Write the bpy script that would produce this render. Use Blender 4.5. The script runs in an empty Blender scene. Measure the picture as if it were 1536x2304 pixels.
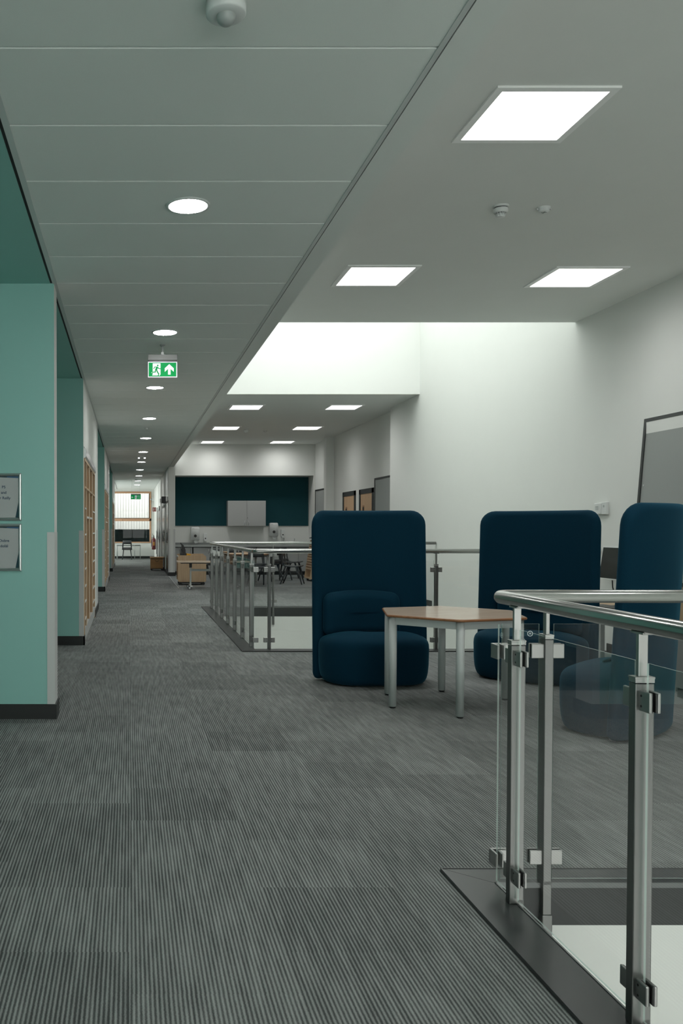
import bpy, bmesh, math, random
from mathutils import Vector, Matrix
random.seed(7)
PI = math.pi
sc = bpy.context.scene
C = sc.collection

# ------------------------------------------------------------------ camera, world, exposure
cam_d = bpy.data.cameras.new('camera')
cam = bpy.data.objects.new('camera', cam_d); C.objects.link(cam)
cam.location = (0, 0, 1.365)
cam.rotation_euler = (math.radians(90 - 1.1), 0, 0)
cam_d.sensor_fit = 'AUTO'; cam_d.sensor_width = 36
cam_d.lens = 36 * 1940 / 2304
cam_d.shift_x = (768 - 291) / 2304
cam_d.shift_y = (1225.2 - 1152) / 2304
cam_d.clip_start = 0.05; cam_d.clip_end = 200
sc.camera = cam

vs = sc.view_settings
sc.display_settings.display_device = 'sRGB'
vs.view_transform = 'Standard'; vs.look = 'None'; vs.gamma = 1.0; vs.use_curve_mapping = False
vs.exposure = 0.0
SKY = 4.5
PANEL = 7.6
SPOT = 46.0
w = bpy.data.worlds.new('world'); sc.world = w; w.use_nodes = True
w.node_tree.nodes['Background'].inputs[0].default_value = (1.0, 1.0, .975, 1)
w.node_tree.nodes['Background'].inputs[1].default_value = SKY
try:
    sc.cycles.use_denoising = True
    sc.cycles.max_bounces = 14; sc.cycles.diffuse_bounces = 6; sc.cycles.transparent_max_bounces = 24
    sc.cycles.glossy_bounces = 4; sc.cycles.sample_clamp_indirect = 6
except Exception: pass

# ------------------------------------------------------------------ materials
def mat(name, col, rough=.6, metal=0., noise=0., nscale=40., bump=0., bscale=200., spec=None, emit=None, estr=0.):
    m = bpy.data.materials.new(name); m.use_nodes = True
    nt = m.node_tree; b = nt.nodes['Principled BSDF']
    c4 = (*col, 1)
    b.inputs['Base Color'].default_value = c4
    b.inputs['Roughness'].default_value = rough; b.inputs['Metallic'].default_value = metal
    if spec is not None: b.inputs['Specular IOR Level'].default_value = spec
    tc = nt.nodes.new('ShaderNodeTexCoord')
    if noise:
        n = nt.nodes.new('ShaderNodeTexNoise'); n.inputs['Scale'].default_value = nscale; n.inputs['Detail'].default_value = 4
        nt.links.new(tc.outputs['Object'], n.inputs['Vector'])
        mx = nt.nodes.new('ShaderNodeMix'); mx.data_type = 'RGBA'
        mx.inputs['A'].default_value = tuple(max(0, c * (1 - noise)) for c in col) + (1,)
        mx.inputs['B'].default_value = tuple(min(1, c * (1 + noise)) for c in col) + (1,)
        nt.links.new(n.outputs['Fac'], mx.inputs['Factor']); nt.links.new(mx.outputs['Result'], b.inputs['Base Color'])
    if bump:
        n2 = nt.nodes.new('ShaderNodeTexNoise'); n2.inputs['Scale'].default_value = bscale; n2.inputs['Detail'].default_value = 3
        nt.links.new(tc.outputs['Object'], n2.inputs['Vector'])
        bp = nt.nodes.new('ShaderNodeBump'); bp.inputs['Strength'].default_value = bump; bp.inputs['Distance'].default_value = .002
        nt.links.new(n2.outputs['Fac'], bp.inputs['Height']); nt.links.new(bp.outputs['Normal'], b.inputs['Normal'])
    if emit:
        b.inputs['Emission Color'].default_value = (*emit, 1); b.inputs['Emission Strength'].default_value = estr
    return m

def wood(name, c1, c2, rough=.45, axis='X', scale=6.):
    m = bpy.data.materials.new(name); m.use_nodes = True
    nt = m.node_tree; b = nt.nodes['Principled BSDF']; b.inputs['Roughness'].default_value = rough
    tc = nt.nodes.new('ShaderNodeTexCoord'); mp = nt.nodes.new('ShaderNodeMapping')
    s = {'X': (.6, 9, 9), 'Y': (9, .6, 9), 'Z': (9, 9, .6)}[axis]
    mp.inputs['Scale'].default_value = s
    nt.links.new(tc.outputs['Object'], mp.inputs['Vector'])
    n = nt.nodes.new('ShaderNodeTexNoise'); n.inputs['Scale'].default_value = scale; n.inputs['Detail'].default_value = 8; n.inputs['Roughness'].default_value = .6
    n.inputs['Distortion'].default_value = .6
    nt.links.new(mp.outputs['Vector'], n.inputs['Vector'])
    r = nt.nodes.new('ShaderNodeValToRGB')
    r.color_ramp.elements[0].position = .3; r.color_ramp.elements[0].color = (*c1, 1)
    r.color_ramp.elements[1].position = .7; r.color_ramp.elements[1].color = (*c2, 1)
    nt.links.new(n.outputs['Fac'], r.inputs['Fac']); nt.links.new(r.outputs['Color'], b.inputs['Base Color'])
    return m

def steel_mat(name, col, rough, axis):
    m = bpy.data.materials.new(name); m.use_nodes = True
    nt = m.node_tree; b = nt.nodes['Principled BSDF']; b.inputs['Metallic'].default_value = 1.
    b.inputs['Base Color'].default_value = (*col, 1)
    b.inputs['Roughness'].default_value = rough
    if axis == 'N': return m
    tc = nt.nodes.new('ShaderNodeTexCoord'); mp = nt.nodes.new('ShaderNodeMapping')
    mp.inputs['Scale'].default_value = {'X': (2, 400, 400), 'Z': (400, 400, 2), 'N': (12, 12, 12)}[axis]
    nt.links.new(tc.outputs['Object'], mp.inputs['Vector'])
    n = nt.nodes.new('ShaderNodeTexNoise'); n.inputs['Scale'].default_value = 1.; n.inputs['Detail'].default_value = 3
    nt.links.new(mp.outputs['Vector'], n.inputs['Vector'])
    mr = nt.nodes.new('ShaderNodeMapRange'); mr.inputs['To Min'].default_value = rough - (.05 if axis == 'Z' else .01); mr.inputs['To Max'].default_value = rough + (.08 if axis == 'Z' else .02)
    nt.links.new(n.outputs['Fac'], mr.inputs['Value']); nt.links.new(mr.outputs['Result'], b.inputs['Roughness'])
    bp = nt.nodes.new('ShaderNodeBump'); bp.inputs['Strength'].default_value = (.0 if axis == 'N' else .05); bp.inputs['Distance'].default_value = .001
    nt.links.new(n.outputs['Fac'], bp.inputs['Height']); nt.links.new(bp.outputs['Normal'], b.inputs['Normal'])
    return m

def glass_mat(name, tint, k=1.25):
    m = bpy.data.materials.new(name); m.use_nodes = True
    nt = m.node_tree; nt.nodes.clear()
    out = nt.nodes.new('ShaderNodeOutputMaterial'); mx = nt.nodes.new('ShaderNodeMixShader')
    tr = nt.nodes.new('ShaderNodeBsdfTransparent'); tr.inputs[0].default_value = (*tint, 1)
    gl = nt.nodes.new('ShaderNodeBsdfGlossy'); gl.inputs['Roughness'].default_value = .0
    fr = nt.nodes.new('ShaderNodeFresnel'); fr.inputs['IOR'].default_value = 1.5
    # fresnel for the outer side even when the ray leaves the pane from inside
    geo = nt.nodes.new('ShaderNodeNewGeometry')
    lw = nt.nodes.new('ShaderNodeMath'); lw.operation = 'SUBTRACT'; lw.inputs[0].default_value = 1.
    nt.links.new(geo.outputs['Backfacing'], lw.inputs[1])
    mu = nt.nodes.new('ShaderNodeMath'); mu.operation = 'MULTIPLY'
    nt.links.new(fr.outputs[0], mu.inputs[0]); nt.links.new(lw.outputs[0], mu.inputs[1])
    m2 = nt.nodes.new('ShaderNodeMath'); m2.operation = 'MULTIPLY'; m2.inputs[1].default_value = k
    nt.links.new(mu.outputs[0], m2.inputs[0])
    nt.links.new(m2.outputs[0], mx.inputs[0]); nt.links.new(tr.outputs[0], mx.inputs[1]); nt.links.new(gl.outputs[0], mx.inputs[2])
    nt.links.new(mx.outputs[0], out.inputs[0])
    return m

def edge_mat():
    m = mat('green_glass_edge', (.60, .70, .66), .12, spec=.8)
    nt = m.node_tree; b = nt.nodes['Principled BSDF']; out = nt.nodes['Material Output']
    tr = nt.nodes.new('ShaderNodeBsdfTransparent'); tr.inputs[0].default_value = (.7, .88, .82, 1)
    mx = nt.nodes.new('ShaderNodeMixShader'); mx.inputs[0].default_value = .45
    nt.links.new(tr.outputs[0], mx.inputs[1]); nt.links.new(b.outputs[0], mx.inputs[2]); nt.links.new(mx.outputs[0], out.inputs[0])
    return m

def carpet_mat():
    m = bpy.data.materials.new('ribbed_carpet'); m.use_nodes = True
    nt = m.node_tree; b = nt.nodes['Principled BSDF']
    b.inputs['Roughness'].default_value = .95; b.inputs['Specular IOR Level'].default_value = .15
    N = nt.nodes.new; L = nt.links.new
    tc = N('ShaderNodeTexCoord'); sep = N('ShaderNodeSeparateXYZ'); L(tc.outputs['Object'], sep.inputs[0])
    def math_(op, a, b_=None, c=None):
        n = N('ShaderNodeMath'); n.operation = op
        for i, v in enumerate((a, b_, c)):
            if v is None: continue
            if isinstance(v, (int, float)): n.inputs[i].default_value = v
            else: L(v, n.inputs[i])
        return n.outputs[0]
    # carpet tile id, half bond
    tx = math_('FLOOR', math_('DIVIDE', sep.outputs[0], .5))
    off = math_('MULTIPLY', math_('MODULO', tx, 2.), .25)
    ty = math_('FLOOR', math_('DIVIDE', math_('ADD', sep.outputs[1], off), .5))
    comb = N('ShaderNodeCombineXYZ'); L(tx, comb.inputs[0]); L(ty, comb.inputs[1])
    wn = N('ShaderNodeTexWhiteNoise'); wn.noise_dimensions = '3D'; L(comb.outputs[0], wn.inputs['Vector'])
    # ribs
    nz = N('ShaderNodeTexNoise'); nz.inputs['Scale'].default_value = 90; nz.inputs['Detail'].default_value = 2; L(tc.outputs['Object'], nz.inputs['Vector'])
    wob = math_('MULTIPLY', math_('SUBTRACT', nz.outputs['Fac'], .5), 1.5)
    ph = math_('ADD', math_('MULTIPLY', sep.outputs[0], 2 * PI / .0135), math_('ADD', wob, math_('MULTIPLY', wn.outputs['Value'], 2.)))
    rib = math_('MULTIPLY_ADD', math_('SINE', ph), .5, .5)
    # long streaks that break up the ribs
    mp = N('ShaderNodeMapping'); mp.inputs['Scale'].default_value = (38, 3.5, 1); L(tc.outputs['Object'], mp.inputs['Vector'])
    st = N('ShaderNodeTexNoise'); st.inputs['Scale'].default_value = 1.; st.inputs['Detail'].default_value = 3; L(mp.outputs[0], st.inputs['Vector'])
    big = N('ShaderNodeTexNoise'); big.inputs['Scale'].default_value = 2.2; big.inputs['Detail'].default_value = 3; L(tc.outputs['Object'], big.inputs['Vector'])
    fine = N('ShaderNodeTexNoise'); fine.inputs['Scale'].default_value = 420; fine.inputs['Detail'].default_value = 2; L(tc.outputs['Object'], fine.inputs['Vector'])
    f = math_('MULTIPLY', rib, .62)
    f = math_('ADD', f, math_('MULTIPLY', math_('SUBTRACT', st.outputs['Fac'], .5), .65))
    f = math_('ADD', f, math_('MULTIPLY', math_('SUBTRACT', big.outputs['Fac'], .5), .22))
    f = math_('ADD', f, math_('MULTIPLY', math_('SUBTRACT', fine.outputs['Fac'], .5), .9))
    f = math_('ADD', f, math_('MULTIPLY', math_('SUBTRACT', wn.outputs['Value'], .5), .16))
    r = N('ShaderNodeValToRGB'); r.color_ramp.elements[0].position = 0.; r.color_ramp.elements[0].color = (.056, .062, .061, 1)
    r.color_ramp.elements[1].position = .85; r.color_ramp.elements[1].color = (.33, .35, .34, 1)
    L(f, r.inputs['Fac']); L(r.outputs['Color'], b.inputs['Base Color'])
    bp = N('ShaderNodeBump'); bp.inputs['Strength'].default_value = .6; bp.inputs['Distance'].default_value = .004
    L(f, bp.inputs['Height']); L(bp.outputs['Normal'], b.inputs['Normal'])
    return m

def fabric_mat(name, c1, c2):
    m = bpy.data.materials.new(name); m.use_nodes = True
    nt = m.node_tree; b = nt.nodes['Principled BSDF']
    b.inputs['Roughness'].default_value = .85; b.inputs['Specular IOR Level'].default_value = .1
    b.inputs['Sheen Weight'].default_value = .15; b.inputs['Sheen Roughness'].default_value = .4
    b.inputs['Sheen Tint'].default_value = (.1, .5, .7, 1)
    tc = nt.nodes.new('ShaderNodeTexCoord')
    mp = nt.nodes.new('ShaderNodeMapping'); mp.inputs['Scale'].default_value = (220, 220, 500)
    nt.links.new(tc.outputs['Object'], mp.inputs['Vector'])
    n = nt.nodes.new('ShaderNodeTexNoise'); n.inputs['Scale'].default_value = 1.; n.inputs['Detail'].default_value = 2
    nt.links.new(mp.outputs[0], n.inputs['Vector'])
    mx = nt.nodes.new('ShaderNodeMix'); mx.data_type = 'RGBA'
    mx.inputs['A'].default_value = (*c1, 1); mx.inputs['B'].default_value = (*c2, 1)
    nt.links.new(n.outputs['Fac'], mx.inputs['Factor']); nt.links.new(mx.outputs['Result'], b.inputs['Base Color'])
    bp = nt.nodes.new('ShaderNodeBump'); bp.inputs['Strength'].default_value = .25; bp.inputs['Distance'].default_value = .001
    nt.links.new(n.outputs['Fac'], bp.inputs['Height']); nt.links.new(bp.outputs['Normal'], b.inputs['Normal'])
    return m

def lamp_mat(name, col, s, ex=1.6):      # luminaire optics: brightest straight down, dimmer sideways
    m = bpy.data.materials.new(name); m.use_nodes = True
    nt = m.node_tree; nt.nodes.clear(); N = nt.nodes.new; L = nt.links.new
    o = N('ShaderNodeOutputMaterial'); e = N('ShaderNodeEmission'); e.inputs[0].default_value = (*col, 1)
    g = N('ShaderNodeNewGeometry'); d = N('ShaderNodeVectorMath'); d.operation = 'DOT_PRODUCT'
    L(g.outputs['Normal'], d.inputs[0]); L(g.outputs['Incoming'], d.inputs[1])
    a = N('ShaderNodeMath'); a.operation = 'ABSOLUTE'; L(d.outputs['Value'], a.inputs[0])
    p = N('ShaderNodeMath'); p.operation = 'POWER'; L(a.outputs[0], p.inputs[0]); p.inputs[1].default_value = ex
    q = N('ShaderNodeMath'); q.operation = 'MULTIPLY_ADD'; L(p.outputs[0], q.inputs[0]); q.inputs[1].default_value = s * .88; q.inputs[2].default_value = s * .12
    L(q.outputs[0], e.inputs[1]); L(e.outputs[0], o.inputs[0]); return m

def emis(name, col, s):
    m = bpy.data.materials.new(name); m.use_nodes = True
    nt = m.node_tree; nt.nodes.clear()
    o = nt.nodes.new('ShaderNodeOutputMaterial'); e = nt.nodes.new('ShaderNodeEmission')
    e.inputs[0].default_value = (*col, 1); e.inputs[1].default_value = s
    nt.links.new(e.outputs[0], o.inputs[0]); return m

M = dict(
    white=mat('white_wall_paint', (.655, .675, .65), .75, noise=.015, nscale=3, bump=.05, bscale=300),
    shaftw=mat('white_shaft_paint', (.66, .675, .655), .75),
    ceil=mat('white_ceiling_paint', (.71, .74, .715), .85, noise=.02, nscale=3),
    tile=mat('acoustic_plank', (.74, .775, .75), .85, noise=.04, nscale=250, bump=.1, bscale=600),
    teal=mat('teal_wall_paint', (.25, .50, .455), .55, noise=.02, nscale=2, bump=.04, bscale=300),
    paneltrim=mat('white_panel_trim', (.85, .87, .86), .4),
    guard=mat('grey_corner_guard', (.53, .545, .535), .5),
    trim=mat('pale_metal_trim', (.55, .58, .57), .45),
    black=mat('black_baseboard', (.007, .009, .009), .45),
    gap=mat('shadow_gap', (.03, .032, .032), .8),
    plinth=mat('dark_metal_kerb', (.022, .025, .025), .3, noise=.1, nscale=6, spec=.6),
    fascia=mat('slab_edge', (.026, .029, .029), .4), lip=mat('dark_steel_lip', (.16, .17, .168), .3, metal=.6),
    carpet=carpet_mat(),
    vinyl=mat('grey_vinyl', (.15, .165, .165), .45, noise=.06, nscale=30),
    steel=steel_mat('brushed_steel_upright', (.205, .21, .205), .32, 'Z'),
    rail=steel_mat('brushed_steel_rail', (.42, .43, .415), .21, 'N'),
    clamp=steel_mat('satin_steel_clamp', (.36, .365, .355), .34, 'N'),
    rubber=mat('black_rubber', (.01, .01, .01), .6),
    glass=glass_mat('clear_glass', (.99, .994, .992)), wglass=glass_mat('window_glass', (.93, .95, .94), .4),
    gedge=edge_mat(),
    etch=mat('etched_mark', (.55, .6, .6), .6),
    fabric=fabric_mat('dark_blue_wool', (.0010, .014, .028), (.0026, .035, .063)),
    tablew=wood('light_walnut_laminate', (.52, .40, .30), (.64, .52, .41), .16, 'X', 4),
    tedge=wood('beech_edge', (.20, .085, .035), (.30, .14, .06), .4, 'X', 5),
    tframe=mat('grey_powder_coat', (.42, .45, .44), .4),
    beech=wood('beech_veneer', (.42, .29, .175), (.53, .39, .25), .45, 'Z', 4),
    beechd=wood('oak_veneer', (.36, .18, .06), (.50, .28, .11), .45, 'X', 4),
    beechl=wood('light_beech_edge', (.56, .45, .31), (.64, .52, .38), .45, 'Z', 4),
    beechi=wood('beech_shaded', (.38, .24, .12), (.48, .32, .18), .5, 'Z', 3),  # darker beech, shade of recessed interiors put into the colour
    wframe=wood('timber_window_frame', (.40, .22, .12), (.50, .30, .18), .5, 'X', 3),
    alu=mat('aluminium', (.55, .57, .57), .3, metal=.9),
    dframe=mat('dark_grey_frame', (.022, .026, .026), .5),
    dleaf=mat('black_door_leaf', (.006, .007, .008), .25),
    doorw=wood('beech_door', (.50, .32, .18), (.62, .43, .27), .45, 'Z', 3),
    pin=mat('grey_felt', (.27, .29, .28), .95, noise=.08, nscale=300),
    green=mat('dark_teal_felt', (.002, .048, .060), .95, noise=.1, nscale=60),
    cab=mat('grey_melamine', (.36, .375, .37), .5),
    cabd=mat('mid_grey_melamine', (.19, .20, .20), .5),
    plast=mat('white_plastic', (.62, .65, .64), .35),
    plastg=mat('grey_plastic', (.33, .36, .35), .4),
    dark=mat('black_plastic', (.012, .013, .014), .4),
    darkg=mat('charcoal_plastic', (.04, .045, .048), .45),
    yellow=mat('yellow_plastic', (.75, .38, .02), .5),
    red=mat('red_enamel', (.085, .003, .006), .35),
    redl=mat('yellow_label', (.32, .16, .03), .5),
    redsign=mat('red_sign', (.16, .022, .016), .5),
    screen=mat('dark_screen', (.022, .024, .022), .25),
    paper=mat('grey_paper', (.40, .42, .42), .7),
    ink=mat('navy_ink', (.012, .04, .09), .7),
    tealp=mat('dark_teal_card', (.004, .045, .06), .7),
    bluep=mat('blue_card', (.04, .12, .22), .7),
    sign_g=mat('exit_green', (.0, .17, .04), .6, spec=.15, emit=(.0, .34, .08), estr=.5), signg=mat('sign_housing_grey', (.13, .14, .135), .5),
    sign_w=mat('exit_white', (.75, .7, .8), .4, emit=(.85, .78, .92), estr=.35),
    clad=mat('pale_cladding', (.50, .50, .485), .8, noise=.12, nscale=8),
    hedge=mat('dark_wet_wall', (.006, .009, .009), .95, noise=.8, nscale=14, spec=0.), clad2=mat('cladding_joint', (.36, .36, .35), .9),
    lamp=lamp_mat('panel_light', (1., .99, .965), PANEL * 3.0),
    spotl=emis('emergency_lens', (1, 1, 1), 2.0),
    spot=lamp_mat('downlight', (1., .99, .965), SPOT * 3.0, .6),
)

# ------------------------------------------------------------------ mesh helpers
class MB:
    def __init__(s): s.b = bmesh.new()
    def _add(s, verts, faces, m=0, smooth=False):
        vv = [s.b.verts.new(v) for v in verts]
        for f in faces:
            try:
                fc = s.b.faces.new([vv[i] for i in f]); fc.material_index = m; fc.smooth = smooth
            except ValueError: pass
        return vv
    def box(s, x0, x1, y0, y1, z0, z1, m=0, bev=0.):
        if bev:
            t = bmesh.new(); bmesh.ops.create_cube(t, size=1)
            for v in t.verts: v.co = Vector(((x0 + x1) / 2 + v.co.x * (x1 - x0), (y0 + y1) / 2 + v.co.y * (y1 - y0), (z0 + z1) / 2 + v.co.z * (z1 - z0)))
            bmesh.ops.bevel(t, geom=t.edges[:], offset=bev, segments=2, profile=.5, affect='EDGES')
            s._merge(t, m); return s
        v = [(x0, y0, z0), (x1, y0, z0), (x1, y1, z0), (x0, y1, z0), (x0, y0, z1), (x1, y0, z1), (x1, y1, z1), (x0, y1, z1)]
        s._add(v, [(0, 3, 2, 1), (4, 5, 6, 7), (0, 1, 5, 4), (1, 2, 6, 5), (2, 3, 7, 6), (3, 0, 4, 7)], m); return s
    def _merge(s, t, m=0, smooth=False):
        t.verts.index_update()
        vv = [s.b.verts.new(v.co) for v in t.verts]
        for f in t.faces:
            fc = s.b.faces.new([vv[v.index] for v in f.verts]); fc.material_index = m; fc.smooth = smooth
        t.free()
    def cyl(s, p0, p1, r, r1=None, n=20, m=0, cap=True):
        p0, p1 = Vector(p0), Vector(p1); r1 = r if r1 is None else r1
        d = (p1 - p0).normalized(); a = d.orthogonal().normalized(); b = d.cross(a)
        A = [p0 + r * (math.cos(2 * PI * i / n) * a + math.sin(2 * PI * i / n) * b) for i in range(n)]
        B = [p1 + r1 * (math.cos(2 * PI * i / n) * a + math.sin(2 * PI * i / n) * b) for i in range(n)]
        vv = [s.b.verts.new(v) for v in A + B]
        for i in range(n):
            f = s.b.faces.new([vv[i], vv[(i + 1) % n], vv[n + (i + 1) % n], vv[n + i]]); f.smooth = True; f.material_index = m
        if cap:
            f = s.b.faces.new([vv[i] for i in reversed(range(n))]); f.material_index = m
            f = s.b.faces.new([vv[n + i] for i in range(n)]); f.material_index = m
        return s
    def lathe(s, prof, c=(0, 0, 0), n=32, m=0):
        rings = []
        for r, z in prof:
            if r < 1e-5: rings.append([s.b.verts.new((c[0], c[1], c[2] + z))])
            else: rings.append([s.b.verts.new((c[0] + r * math.cos(2 * PI * i / n), c[1] + r * math.sin(2 * PI * i / n), c[2] + z)) for i in range(n)])
        for a, b in zip(rings, rings[1:]):
            for i in range(n):
                j = (i + 1) % n
                q = ([a[i], a[j], b[j], b[i]] if len(a) > 1 and len(b) > 1 else [a[0], b[j], b[i]] if len(a) == 1 and len(b) > 1 else [a[i], a[j], b[0]] if len(b) == 1 and len(a) > 1 else None)
                if q:
                    f = s.b.faces.new(q); f.smooth = True; f.material_index = m
        return s
    def tube(s, pts, r, n=14, m=0, rr=None):
        pts = [Vector(p) for p in pts]; rings = []
        a = None
        for i, p in enumerate(pts):
            d = (pts[min(i + 1, len(pts) - 1)] - pts[max(i - 1, 0)]).normalized()
            if a is None: a = d.orthogonal().normalized()
            a = (a - d * a.dot(d)).normalized(); b = d.cross(a)
            k = 1.
            if 0 < i < len(pts) - 1:
                d0 = (p - pts[i - 1]).normalized(); d1 = (pts[i + 1] - p).normalized()
            rings.append([s.b.verts.new(p + (rr[i] if rr else r) * (math.cos(2 * PI * j / n) * a + math.sin(2 * PI * j / n) * b)) for j in range(n)])
        for A, B in zip(rings, rings[1:]):
            for j in range(n):
                f = s.b.faces.new([A[j], A[(j + 1) % n], B[(j + 1) % n], B[j]]); f.smooth = True; f.material_index = m
        for R_, rev in ((rings[0], True), (rings[-1], False)):
            f = s.b.faces.new(list(reversed(R_)) if rev else R_); f.material_index = m
        return s
    def prism(s, poly, axis, a0, a1, m=0):
        def P(u, v, a): return {'x': (a, u, v), 'y': (u, a, v), 'z': (u, v, a)}[axis]
        n = len(poly)
        v = [P(u, w_, a0) for u, w_ in poly] + [P(u, w_, a1) for u, w_ in poly]
        s._add(v, [tuple(range(n)), tuple(range(n, 2 * n))] + [(i, (i + 1) % n, n + (i + 1) % n, n + i) for i in range(n)], m)
        return s
    def loops(s, L, m=0, cap0=True, cap1=True, smooth=True):
        R_ = [[s.b.verts.new(p) for p in lp] for lp in L]
        n = len(R_[0])
        for A, B in zip(R_, R_[1:]):
            for j in range(n):
                try:
                    f = s.b.faces.new([A[j], A[(j + 1) % n], B[(j + 1) % n], B[j]]); f.smooth = smooth; f.material_index = m
                except ValueError: pass
        if cap0:
            f = s.b.faces.new(list(reversed(R_[0]))); f.smooth = smooth; f.material_index = m
        if cap1:
            f = s.b.faces.new(R_[-1]); f.smooth = smooth; f.material_index = m
        return s
    def stroke(s, pts, wd, y0, y1, m=0):      # flat stroke in the xz plane, extruded along y
        for (x0, z0), (x1, z1) in zip(pts, pts[1:]):
            d = Vector((x1 - x0, z1 - z0)); l = d.length or 1e-6; d /= l; nrm = Vector((-d.y, d.x)) * wd / 2; e = d * wd * .35
            q = [(x0 - e.x + nrm.x, z0 - e.y + nrm.y), (x0 - e.x - nrm.x, z0 - e.y - nrm.y), (x1 + e.x - nrm.x, z1 + e.y - nrm.y), (x1 + e.x + nrm.x, z1 + e.y + nrm.y)]
            s.prism(q, 'y', y0, y1, m)
        return s
    def obj(s, name, mats, parent=None, loc=None, rotz=0, fix=True):
        if name == 'pane' and mats == 'glass': mats = 'wglass'
        if fix: bmesh.ops.recalc_face_normals(s.b, faces=s.b.faces[:])
        me = bpy.data.meshes.new(name); s.b.to_mesh(me); s.b.free()
        for mm in (mats if isinstance(mats, (list, tuple)) else [mats]): me.materials.append(M[mm] if isinstance(mm, str) else mm)
        o = bpy.data.objects.new(name, me); C.objects.link(o)
        if parent: o.parent = parent
        if loc: o.location = loc
        o.rotation_euler.z = rotz
        return o

def struct(o, label=None):
    o['kind'] = 'structure'
    if label: o['label'] = label
    return o
def tag(o, label, cat, group=None):
    o['label'] = label; o['category'] = cat
    if group: o['group'] = group
    return o
def thing(name, label, cat, loc=(0, 0, 0), rotz=0., group=None):
    o = bpy.data.objects.new(name, None); C.objects.link(o); o.empty_display_size = .1
    o.location = loc; o.rotation_euler.z = rotz
    return tag(o, label, cat, group)
def dup(root, loc, rotz=None, label=None, group=None, parent=None):
    r = root.copy(); C.objects.link(r)
    if loc is not None: r.location = loc
    if rotz is not None: r.rotation_euler.z = rotz
    if parent is not None: r.parent = parent
    if label: r['label'] = label
    if group: r['group'] = group
    for ch in list(root.children):
        c = ch.copy(); C.objects.link(c); c.parent = r
        for g in list(ch.children):
            d = g.copy(); C.objects.link(d); d.parent = c
    return r
def text(body, size, loc, m, parent, rot=(PI / 2, 0, 0), align='CENTER', name='lettering'):
    cu = bpy.data.curves.new(name, 'FONT'); cu.body = body; cu.size = size; cu.align_x = align; cu.extrude = .0004; cu.offset = size * .012
    cu.materials.append(M[m]); o = bpy.data.objects.new(name, cu); C.objects.link(o)
    dg = bpy.context.evaluated_depsgraph_get(); dg.update()
    me = bpy.data.meshes.new_from_object(o.evaluated_get(dg)); me.materials.clear(); me.materials.append(M[m])
    bpy.data.objects.remove(o); o = bpy.data.objects.new(name, me); C.objects.link(o)
    o.parent = parent; o.location = loc; o.rotation_euler = rot
    return o

ZC, ZH = 3.10, 3.785       # corridor ceiling, high ceiling
XL, XR = -.535, 1.11       # corridor wall planes
XW = 5.25                  # right wall
EX = 1.392                 # void edge
A_Y = 3.262                # near void back edge
B0, B1 = 9.61, 14.75       # far void

# ------------------------------------------------------------------ floors
b = MB()
for x0, x1, y0, y1 in ((-2.3, EX, -4, 39.2), (EX, XW + .02, A_Y, B0), (EX, XR, B1, 19.9) if 0 else (EX, 5.45, B1, 19.9), (EX, XW, -4, -1.5)):
    b.box(x0, x1, y0, y1, -.15, 0)
struct(b.obj('floor', 'carpet'))
b = MB(); b.box(1.13, 5.45, 19.9, 25.66, 0, .003)
struct(b.obj('floor_kitchen', 'vinyl'))
b = MB(); b.box(EX, 5.45, 19.9, 25.66, -.15, 0); struct(b.obj('floor_slab', 'fascia'))
b = MB(); b.box(1.10, 1.125, 19.5, 24.45, .001, .008); b.obj_ = None
struct(b.obj('trim_1', 'alu'))
b = MB(); b.box(-2.3, 6, -4, 16, -3.7, -3.6); struct(b.obj('floor_lower', 'white'))

# void linings: dark slab edge, white wall below
b = MB()
b.box(EX - .004, EX + .001, -1.5, A_Y, -.15, -.002); b.box(EX, XW, A_Y - .001, A_Y + .01, -.15, -.002)
b.box(EX - .004, EX + .001, B0, B1, -.15, -.002); b.box(EX, XW, B1 - .001, B1 + .01, -.15, -.002); b.box(EX, XW, B0 - .01, B0 + .001, -.15, -.002)
struct(b.obj('trim_2', 'fascia'))
b = MB()
b.box(EX - .15, EX, -1.5, A_Y, -3.6, -.15); b.box(EX, XW, A_Y, A_Y + .15, -3.6, -.15); 
b.box(EX - .15, EX, B0, B1, -3.6, -.15); b.box(EX, XW, B1, B1 + .15, -3.6, -.15); b.box(EX, XW, B0 - .15, B0, -3.6, -.15)
struct(b.obj('wall_lower', 'white'))

# dark metal kerbs round both voids (mitred corners)
g = .0015
b = MB()
b.prism([(1.242, -1.5), (EX, -1.5), (EX, A_Y - g), (1.242, 3.40 - g)], 'z', 0, .012)
b.prism([(EX, A_Y + g), (XW, A_Y), (XW, 3.40), (1.242 + g, 3.40)], 'z', 0, .012)
b.box(1.236, 1.243, -1.5, 3.405, 0, .014); b.box(1.236, XW, 3.399, 3.405, 0, .014)
struct(b.obj('trim_3', 'plinth'))
b = MB()
b.prism([(1.242, 9.47), (XW, 9.47), (XW, B0), (EX, B0 - g)], 'z', 0, .012)
b.prism([(1.242, 9.47 + g), (EX, B0 + g), (EX, B1 - g), (1.242, 14.9)], 'z', 0, .012)
b.prism([(EX, B1 + g), (XW, B1), (XW, 14.9), (1.242 + g, 14.9)], 'z', 0, .012)
struct(b.obj('trim_4', 'plinth'))
b = MB()   # bright lip on the inner edges
b.box(EX, EX + .006, -1.5, A_Y, -.004, .015); b.box(EX, XW, A_Y - .008, A_Y, -.004, .015)
b.box(EX, EX + .006, B0, B1, -.004, .015); b.box(EX, XW, B1 - .006, B1, -.004, .015); b.box(EX, XW, B0, B0 + .006, -.004, .015)
struct(b.obj('trim_5', 'lip'))

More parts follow.
